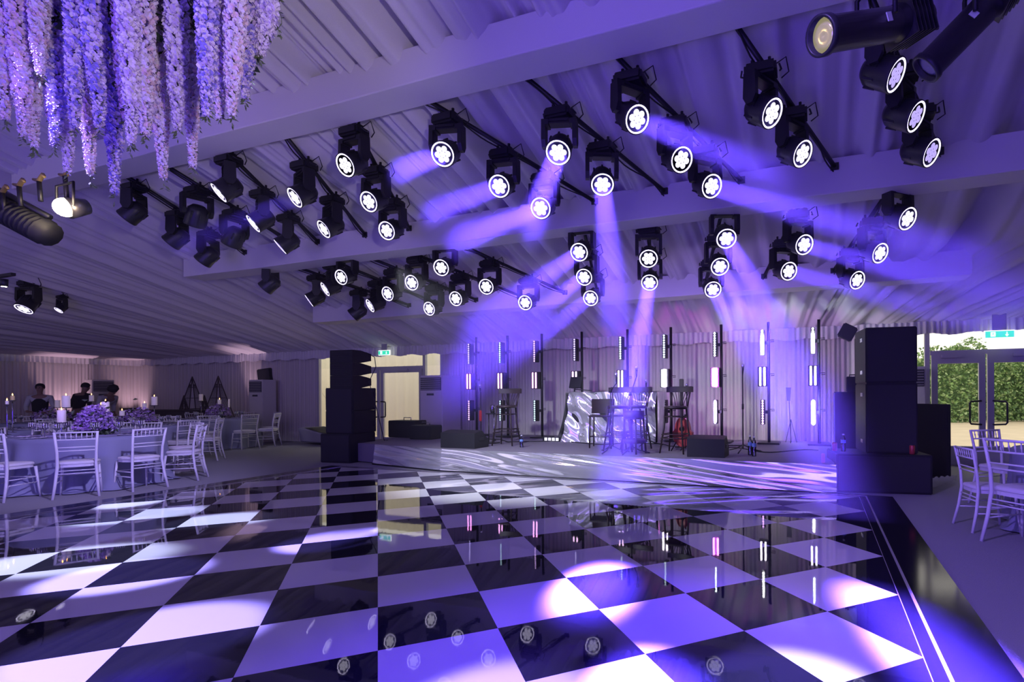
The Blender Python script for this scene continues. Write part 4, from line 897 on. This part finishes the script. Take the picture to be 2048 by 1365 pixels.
N1, N2, N3, N4, N5, N6 = 'nearest table on the left', 'second table back on the left', 'table before the tilted speaker', 'table at the left edge', 'far table in front of the waiters', 'farthest left table'
T1 = (-10.3, 4.7)
table(*T1, N1, (-66, -30, 1, 41, 84, 124, 165, 205, 250), 11, nglass=12, gs=1.15)
T2 = (-12.75, 6.55); table(*T2, N2, (-75, -33, 5, 40, 85, 130, 175, 225), 12)
T3 = (-14.6, 9.25); table(*T3, N3, (-75, -40, -5, 33, 75, 120, 170, 215), 13)
T4 = (-13.6, 4.55); table(*T4, N4, (-60, -20, 20, 60, 110, 160, 210, 260), 14)
T5 = (-16.6, 6.9); table(*T5, N5, (-70, -25, 20, 65, 120, 170, 220), 15, plates=False)
T6 = (-17.6, 4.2); table(*T6, N6, (-70, -25, 20, 65, 120, 200), 16, nglass=5, plates=False)
NR = 'table at the right edge'
o = thing('round_table', 'round banquet table hidden under the cloth, table at the right edge', 'table', (2.62, 6.25, 0), 0, 'round banquet tables')
MB().lathe([(.0, .705), (.80, .705), (.80, .738), (.0, .738)], m=M_top, n=40).build('tabletop', None, o)
for k in range(4): t = k * PI / 2 + .4; MB().tube([(.5 * math.cos(t), .5 * math.sin(t), 0), (.5 * math.cos(t), .5 * math.sin(t), .71)], .018, M_al, 8).build('leg', None, o)
c = cloth_mesh(.82, .752, 17).build('tablecloth'); c.location = (2.62, 6.25, 0); tag(c, 'blue grey cloth on the table at the right edge', 'tablecloth', 'table cloths')
chair_at(2.62 - 1.12 * math.cos(.20), 6.25 - 1.12 * math.sin(.20), 2.62, 6.25, 'white banquet chair seen edge on at the left side of the right table', .9)
chair_at(2.62 + 1.2 * math.cos(math.radians(219)), 6.25 + 1.2 * math.sin(math.radians(219)), 2.62, 6.25, 'nearest white banquet chair at the right edge of the photo', 1.05)
chair_at(2.62 + 1.2 * math.cos(math.radians(122)), 6.25 + 1.2 * math.sin(math.radians(122)), 2.62, 6.25, 'white banquet chair with its back against the right glass doors', 1.0)
for k, (dx, dy) in enumerate(((-.45, .1), (-.5, -.25), (-.2, -.5))): put_glass(2.62 + dx, 6.25 + dy, .753, 'crystal glass on the table at the right edge', 1.1, 'crystal glasses on the right table')
# candles: (px, y top, y bottom, width px, world y, table, lit, label)
flowers(T1[0] + .0, T1[1] + .05, .753, .23, .42, 'large purple flower arrangement in the middle of the nearest left table', 1300, 21)
flowers(T2[0], T2[1], .753, .30, .34, 'dark purple flower arrangement on the second table back', 400, 22)
flowers(T3[0], T3[1], .753, .28, .34, 'dusky purple flowers on the table before the tilted speaker', 350, 23)
flowers(T4[0], T4[1], .753, .30, .36, 'mauve flowers on the table at the left edge', 350, 24)
flowers(T5[0], T5[1], .753, .36, .32, 'mauve flowers on the far table in front of the waiters', 260, 25)
flowers(T6[0], T6[1], .753, .36, .32, 'faint mauve flowers on the farthest left table', 200, 26)
CAND = [(132, 791, 815, 12.5, 4.95, 1, 'tall white lit candle left of the purple flowers'), (123, 820, 845, 13, 4.45, 1, 'lower white lit candle nearest on the left table'), (211, 803, 827, 12, 5.05, 1, 'white lit candle right of the purple flowers'), (202, 809, 824, 7, 5.3, 1, 'small yellow candle behind the white one'),
        (115, 800, 815, 8, 6.6, 0, 'small unlit candle left of the tall one'), (183, 790, 803, 7.5, 6.8, 1, 'white lit candle in front of the bending waiter'), (244, 821, 832, 8, 6.15, 1, 'short lit candle left of the dark flowers'), (308.5, 793, 811, 9.5, 6.9, 1, 'white lit candle on a tall stand on the second table'),
        (289, 806, 818, 7, 6.95, 1, 'small lit candle beside the one on a tall stand'), (402, 788, 802, 6.5, 9.2, 0, 'unlit white candle high over the dusky flowers'), (439, 799, 809, 6, 9.35, 1, 'white lit candle right of the dusky flowers'), (25, 791, 801, 6, 4.6, 1, 'yellowish lit candle on a tall stand near the left edge'), (14, 801, 809, 5, 4.3, 1, 'dim lit candle at the far left edge')]
for px, yt, yb, wp, wy, lit, lab in CAND:
    a_ = ony(px, yt, wy); b_ = ony(px, yb, wy); dep = a_.dot(f0); candle(a_.x, wy, .753, b_.z, a_.z, wp / 2 * dep / FPX, lab, bool(lit), True, mat('yellow wax', (.8, .65, .25), .5) if 'yellow' in lab else None)
a_ = ony(458, 798, 9.5); candle(a_.x, 9.5, .753, ony(458, 815, 9.5).z, a_.z, .02, 'slim taper candle leaning at the right of the dusky flowers', False)
# clear acrylic sign beside the flowers
a_ = ony(172, 812, 4.9)
o = thing('table_sign', 'clear leaf shaped table sign standing in the purple flowers', 'sign', (a_.x, 4.95, .80)); MB().prism([(-.075, 0), (.04, -.01), (.08, .06), (.075, .17), (.0, .19), (-.06, .10)], -.004, .004, M_glass, Matrix.Rotation(PI / 2, 4, 'X') @ Matrix.Translation((0, .12, 0))).build('plate', None, o); MB().tube([(0, 0, 0), (0, 0, .14)], .006, M_chrome, 6).build('stem', None, o)
# ================================================================== OBELISKS and far sideboard
def obelisk(px, wy, label, w_, h):
    q = ony(px, 820, wy); o = thing('display_obelisk', label, 'display stand', (q.x, wy, 0)); b = MB()
    for a, c in ((-1, -1), (1, -1), (1, 1), (-1, 1)): MB().tube([(a * w_ / 2, c * w_ / 2, 0), (0, 0, h)], .014, M_wood, 6).build('leg', None, o)
    for k in range(1, 6):
        t = k / 6.; z = h * t; s_ = w_ * (1 - t) / 2; sh = MB().tube([(-s_, -s_, z), (s_, -s_, z), (s_, s_, z), (-s_, s_, z), (-s_, -s_, z)], .010, M_wood, 6); sh.box((0, 0, z), (2 * s_, 2 * s_, .008), M_wood); sh.build('shelf', None, o)
    b = MB()
    for k in range(9):
        for c in (-1, 1): x = (k / 8 - .5) * w_; b.tube([(x, c * w_ / 2, 0), (x * .12, c * w_ * .06, h * .88)], .004, M_wood, 4)
    b.build('wire_mesh', None, o)
obelisk(385, 10.3, 'left one of two tall dark wire pyramids against the curtain', .85, 1.92)
obelisk(437, 10.3, 'right one of two tall dark wire pyramids against the curtain', .85, 1.92)
obelisk(368, 9.95, 'small dark wire pyramid left of the tall ones', .5, 1.36); obelisk(409, 9.95, 'small dark wire pyramid between the tall ones', .5, 1.36)
q = ony(390, 830, 10.25); q2 = ony(330, 830, 10.25)
o = thing('sideboard', 'long dark draped sideboard along the curtain behind the tables', 'sideboard', ((q.x + q2.x) / 2, 9.9, 0)); MB().box((0, 0, .46), (3.4, .45, .92), mat('brown drape', (.05, .035, .04), .8), bev=.02).build('body', None, o); MB().box((0, 0, .935), (3.5, .5, .03), M_wood).build('top', None, o)
# ================================================================== PEOPLE
def skin_mesh(name, nodes, edges, m, parent, sub=2):
    me = bpy.data.meshes.new(name); me.from_pydata([n_[0] for n_ in nodes], edges, []); me.materials.append(m); o = bpy.data.objects.new(name, me); col.objects.link(o); o.parent = parent
    sk_ = o.modifiers.new('skin', 'SKIN'); me.skin_vertices or me.attributes
    lay = me.skin_vertices[0] if len(me.skin_vertices) else None
    if lay is None: return o
    for i, n_ in enumerate(nodes): lay.data[i].radius = (n_[1], n_[2] if len(n_) > 2 else n_[1]); lay.data[i].use_root = (i == 0)
    sk_.use_smooth_shade = True; ss = o.modifiers.new('sub', 'SUBSURF'); ss.levels = sub; ss.render_levels = sub
    return o
def bmesh_skin(name, nodes, edges, m, parent, sub=2):
    bm = bmesh.new(); lay = bm.verts.layers.skin.verify(); vs = []
    for i, n_ in enumerate(nodes): v = bm.verts.new(n_[0]); v[lay].radius = (n_[1], n_[2] if len(n_) > 2 else n_[1]); v[lay].use_root = (i == 0); vs.append(v)
    for a, c in edges: bm.edges.new((vs[a], vs[c]))
    me = bpy.data.meshes.new(name); bm.to_mesh(me); bm.free(); me.materials.append(m)
    o = bpy.data.objects.new(name, me); col.objects.link(o); o.parent = parent
    sk_ = o.modifiers.new('skin', 'SKIN'); sk_.use_smooth_shade = True; ss = o.modifiers.new('sub', 'SUBSURF'); ss.levels = sub; ss.render_levels = sub; return o
def person(x, y, rz, label, lean=0., top=None, vest=True, armL=None, armR=None, hair='short', turn=0.):
    """facing +y; lean in radians forward"""
    o = thing('person', label, 'person', (x, y, 0), rz)
    def L(x_, y_, z_):   # bend above the hips
        if z_ <= .95: return (x_, y_, z_)
        d = z_ - .95; return (x_, y_ * math.cos(lean) + d * math.sin(lean), .95 + d * math.cos(lean) - y_ * math.sin(lean))
    aL = armL or [(-.20, 0, 1.40), (-.26, .02, 1.14), (-.20, .20, 1.02), (-.16, .27, 1.02)]; aR = armR or [(.20, 0, 1.40), (.26, .02, 1.14), (.20, .20, 1.02), (.16, .27, 1.02)]
    nodes = [(L(0, 0, .95), .15, .11), (L(0, 0, 1.10), .135, .10), (L(0, 0, 1.28), .16, .11), (L(0, 0, 1.40), .15, .095), (L(0, 0, 1.47), .06, .06), (L(0, .005, 1.53), .052, .055), (L(0, .01, 1.60), .072, .088), (L(0, .012, 1.67), .078, .095), (L(0, .005, 1.725), .055, .07)]
    E_ = [(i, i + 1) for i in range(8)]
    for arm in (aL, aR):
        b0 = len(nodes); nodes += [(L(*arm[0]), .062), (L(*arm[1]), .045), (L(*arm[2]), .034), (L(*arm[3]), .028)]; E_ += [(3, b0), (b0, b0 + 1), (b0 + 1, b0 + 2), (b0 + 2, b0 + 3)]
    for s_ in (-1, 1):
        b0 = len(nodes); nodes += [((.09 * s_, 0, .86), .09), ((.10 * s_, .01, .48), .062), ((.10 * s_, -.01, .09), .042), ((.10 * s_, .12, .04), .035)]; E_ += [(0, b0), (b0, b0 + 1), (b0 + 1, b0 + 2), (b0 + 2, b0 + 3)]
    body = bmesh_skin('body', nodes, E_, M_skin, o)
    # clothing shells a little larger than the body
    sh = [(n_[0], n_[1] * 1.10, (n_[2] if len(n_) > 2 else n_[1]) * 1.12) for n_ in nodes[:4]]; ee = [(0, 1), (1, 2), (2, 3)]
    for arm in (aL, aR): b0 = len(sh); w_ = [L(*q) for q in arm]; sh += [(w_[0], .072), (w_[1], .055), (w_[2], .044)]; ee += [(3, b0), (b0, b0 + 1), (b0 + 1, b0 + 2)]
    sh.append((L(0, 0, 1.485), .066, .064)); ee.append((3, len(sh) - 1)); bmesh_skin('shirt', sh, ee, top or M_shirt, o)
    if vest: bmesh_skin('waistcoat', [(n_[0], n_[1] * 1.2, n_[2] * 1.28) for n_ in nodes[:4]], [(0, 1), (1, 2), (2, 3)], M_vest, o)
    tr = [(nodes[0][0], .165, .125)]; te = []
    for s_ in (-1, 1): b0 = len(tr); tr += [((.09 * s_, 0, .84), .10), ((.10 * s_, .01, .48), .075), ((.10 * s_, -.01, .10), .058)]; te += [(0, b0), (b0, b0 + 1), (b0 + 1, b0 + 2)]
    bmesh_skin('trousers', tr, te, M_vest, o)
    for s_ in (-1, 1): MB().box((.10 * s_, .07, .035), (.09, .26, .07), M_black, bev=.02).build('shoe', None, o)
    hc = Vector(L(0, -.012, 1.685)); T = Matrix.Translation(hc) @ Matrix.Rotation(-lean, 4, 'X') @ Matrix.Rotation(turn, 4, 'Z')
    hb = MB(); k_ = 1.28 if hair == 'full' else 1.0
    hb.lathe([(.0, .10 * k_), (.05 * k_, .09 * k_), (.085 * k_, .055), (.097 * k_, .0), (.090 * k_, -.05 * k_)], m=M_hair, n=20, T=T @ Matrix.Scale(1.12, 4, (0, 1, 0)), wob=lambda t, z: 1.0 if math.sin(t) < .35 or z > .05 else .80)
    hb.build('hair', None, o)
    f = MB(); F_ = Matrix.Translation(Vector(L(0, .012, 1.63))) @ Matrix.Rotation(-lean, 4, 'X') @ Matrix.Rotation(turn, 4, 'Z')
    f.prism([(-.012, 0), (.012, 0), (.006, .045), (-.006, .045)], 0, .018, M_skin, F_ @ Matrix.Translation((0, .082, -.015)) @ Matrix.Rotation(PI / 2, 4, 'X') @ Matrix.Scale(-1, 4, (0, 0, 1)))
    f.build('nose', None, o)
    for s_ in (-1, 1): MB().lathe([(.0, .012), (.009, .008), (.011, 0)], m=M_hair, n=8, T=F_ @ Matrix.Translation((.030 * s_, .078, .03)) @ Matrix.Rotation(-PI / 2, 4, 'X')).build('eye', None, o); MB().lathe([(.0, .01), (.018, .006), (.022, -.01)], m=M_skin, n=8, T=F_ @ Matrix.Translation((.084 * s_, 0, .01)) @ Matrix.Rotation(s_ * PI / 2, 4, 'Y')).build('ear', None, o)
    MB().box((0, .086, -.045), (.045, .01, .010), mat('lips', (.25, .10, .09), .5), F_).build('mouth', None, o)
    for arm, s_ in ((aL, -1), (aR, 1)):
        a, c = Vector(L(*arm[2])), Vector(L(*arm[3])); d = (c - a).normalized(); sd = d.cross(Vector((0, 0, 1))).normalized(); hn = [(c, .026, .016), (c + d * .06, .034, .014)]; he = [(0, 1)]
        for k in range(4): b0 = len(hn); bs = c + d * .07 + sd * (-.027 + .018 * k); ln = (.062, .072, .068, .052)[k]; hn += [(bs, .010), (bs + d * ln * .55 + Vector((0, 0, -.008)), .009), (bs + d * ln + Vector((0, 0, -.026)), .0075)]; he += [(1, b0), (b0, b0 + 1), (b0 + 1, b0 + 2)]
        b0 = len(hn); hn += [(c + d * .02 - sd * s_ * .03, .011), (c + d * .055 - sd * s_ * .052, .009), (c + d * .08 - sd * s_ * .054, .008)]; he += [(0, b0), (b0, b0 + 1), (b0 + 1, b0 + 2)]
        bmesh_skin('hand', hn, he, M_skin, o, 1)
    return o
def pplace(px, ytop, h):  # depth at which a standing figure of height h has its head at ytop
    d = ray(px, ytop); t = (h - CAMZ) / d.z; return Vector((0, 0, CAMZ)) + d * t
p1 = ony(80, 780, 7.6); person(p1.x, p1.y, math.radians(-125), 'person in dark waistcoat and white sleeves standing at far left, looking down', turn=-.2).scale = (.95, .95, .95)
p2 = ony(154, 776, 8.6); person(p2.x, 8.6, math.radians(20), 'person in black jacket seen from behind, between candles', lean=.35, top=M_vest, vest=False)
p3 = ony(200, 790, 8.9); person(p3.x, 8.9, math.radians(-75), 'person in white shirt with full dark hair bending forward holding a tray', lean=.62, vest=False, hair='full', armR=[(.20, 0, 1.40), (.24, .10, 1.20), (.16, .32, 1.18), (.12, .42, 1.19)])
q = Vector((p3.x, 8.9, 0)) + Matrix.Rotation(math.radians(-75), 3, 'Z') @ Vector((0, .95, 0)); tag(MB().lathe([(.0, 0), (.20, .0), (.24, .03), (.235, .032), (.19, .01), (.0, .01)], c=(q.x, q.y, .98), m=M_black, n=28).build('serving_tray'), 'round black tray held by the bending person in white', 'tray')
# ================================================================== HANGING WISTERIA
M_w = [mat('petal lilac', (.66, .52, .84), .9), mat('petal pale lilac', (.84, .74, .90), .9), mat('petal violet', (.34, .28, .76), .9), mat('petal pink', (.84, .62, .72), .9), mat('petal blush', (.90, .74, .66), .9), mat('petal blue', (.12, .14, .62), .9)]
for m_ in M_w: m_.node_tree.nodes['Principled BSDF'].inputs['Specular IOR Level'].default_value = .1
M_wg = mat('wisteria leaf', (.10, .14, .05), .6)
def strand(n, L, R0, mats, seed):
    rr = random.Random(seed); b = MB(); bend = rr.uniform(-.06, .06); bp_ = rr.uniform(0, 6)
    for i in range(n):
        t = i / n; z = -L * t; r_ = R0 * (1 - t) ** .55 * (.8 + .35 * rr.random()) + .008; a = i * 2.399 + rr.uniform(-.3, .3)
        cx_ = bend * math.sin(t * 4 + bp_) * t; c = Vector((cx_ + r_ * math.cos(a), r_ * math.sin(a), z)); out = Vector((math.cos(a), math.sin(a), -.45)).normalized()
        s_ = (.030 if t < .8 else .018) * rr.uniform(.75, 1.25) * (R0 / .06) ** .3; sd = out.cross(Vector((0, 0, 1))).normalized(); up = sd.cross(out); m_ = rr.choice(mats)
        tw = rr.uniform(-.5, .5); sd, up = sd * math.cos(tw) + up * math.sin(tw), up * math.cos(tw) - sd * math.sin(tw)
        # standard petal (broad, cupped) and the smaller keel below it
        P_ = [c - out * s_ * .3, c + sd * s_ * .55 + up * s_ * .25, c + sd * s_ * .42 + up * s_ * .85 + out * s_ * .25, c + up * s_ * 1.05 + out * s_ * .1, c - sd * s_ * .42 + up * s_ * .85 + out * s_ * .25, c - sd * s_ * .55 + up * s_ * .25]
        b.add(P_, [(0, 1, 2, 3), (0, 3, 4, 5)], m_); 
        K_ = [c, c + sd * s_ * .28 + out * s_ * .45 - up * s_ * .1, c + out * s_ * .8 - up * s_ * .4, c - sd * s_ * .28 + out * s_ * .45 - up * s_ * .1]; b.add(K_, [(0, 1, 2), (0, 2, 3)], rr.choice(mats))
    for _ in range(int(n * .12)):
        t = rr.uniform(.45, 1.05); c = Vector((bend * math.sin(t * 4 + bp_) * t, 0, -L * t)); d = Vector((rr.uniform(-1, 1), rr.uniform(-1, 1), -.6)).normalized(); sd = d.orthogonal().normalized(); s_ = rr.uniform(.025, .05)
        b.add([c, c + d * s_ * .5 + sd * s_ * .14, c + d * s_, c + d * s_ * .5 - sd * s_ * .14], [(0, 1, 2, 3)], M_wg)
    return b
wi = thing('hanging_wisteria', 'lush hanging installation of lilac and pink wisteria in the upper left corner', 'flowers', at_dist(230, -160, 3.6) + Vector((0, 0, .3)))
O_ = Vector(wi.location); env = [(0, 265), (40, 275), (72, 295), (110, 292), (140, 345), (175, 350), (227, 388), (258, 290), (287, 275), (325, 358), (355, 262), (385, 338), (415, 235), (440, 240), (470, 232), (500, 198), (530, 110), (556, 60)]
def envy(px):
    for (a, c), (d, e) in zip(env, env[1:]):
        if a <= px <= d: return c + (e - c) * (px - a) / (d - a)
    return 60 if px > 500 else 265
rw = random.Random(5); PAL = [(0, 1, 1), (1, 1, 3), (0, 1, 2), (3, 3, 0, 1), (2, 5, 0), (0, 1, 3), (3, 4, 1)]
jobs = [(px, e, rw.uniform(3.0, 3.5)) for px, e in env[1:-1]]
for k in range(30): px = rw.uniform(-10, 535); jobs.append((px, envy(px) * rw.uniform(.45, .92), rw.uniform(3.2, 4.4)))
for k, (px, yt, D_) in enumerate(jobs):
    tip = at_dist(px, yt, D_); top = at_dist(px, -60, D_); L = max(.35, (top.z - tip.z)); base = Vector((tip.x, tip.y, tip.z + L)); big = k < 16
    pal = [M_w[i] for i in (PAL[k % 3] if big and k % 4 else rw.choice(PAL))]
    R0 = rw.uniform(.036, .056)
    ob = strand(int(250 + 420 * L), L, R0, pal, k).build('wisteria_strand', None, wi); ob.location = base - O_
lf = random.Random(8)
leaves('foliage', 5200, lambda r: (lambda q: (q.x - O_.x, q.y - O_.y, q.z - O_.z))(at_dist(r.uniform(-30, 520), min(r.gauss(10, 70), 200) - 40, r.uniform(3.3, 4.6))), .075, [M_leaf, M_wg, M_leaf], wi, 77)
b = MB()
for k in range(5): t = k * 2 * PI / 5; b.tube([(math.cos(t) * .7, math.sin(t) * .7, .1), (math.cos(t) * .3, math.sin(t) * .3, 1.4)], .006, M_black, 5)
b.lathe([(.68, .08), (.72, .08), (.72, .12), (.68, .12), (.68, .08)], m=M_black, n=40, cap=False); b.build('hanging_hoop', None, wi)
# trailing sprigs
b = MB(); rs = random.Random(3)
for px, y0, y1 in ((545, 20, 80), (560, 0, 70), (518, 60, 125)):
    pts = [at_dist(px + rs.uniform(-5, 5) , y0 + (y1 - y0) * k / 6, 3.3) - O_ for k in range(7)]; b.tube(pts, .002, M_wg, 4)
    for p_ in pts:
        for _ in range(3): d = Vector((rs.uniform(-1, 1), rs.uniform(-1, 1), rs.uniform(-1, .5))).normalized(); sd = d.orthogonal(); b.add([p_, p_ + d * .012 + sd * .006, p_ + d * .028, p_ + d * .012 - sd * .006], [(0, 1, 2, 3)], M_wg)
b.build('trailing_sprigs', None, wi)
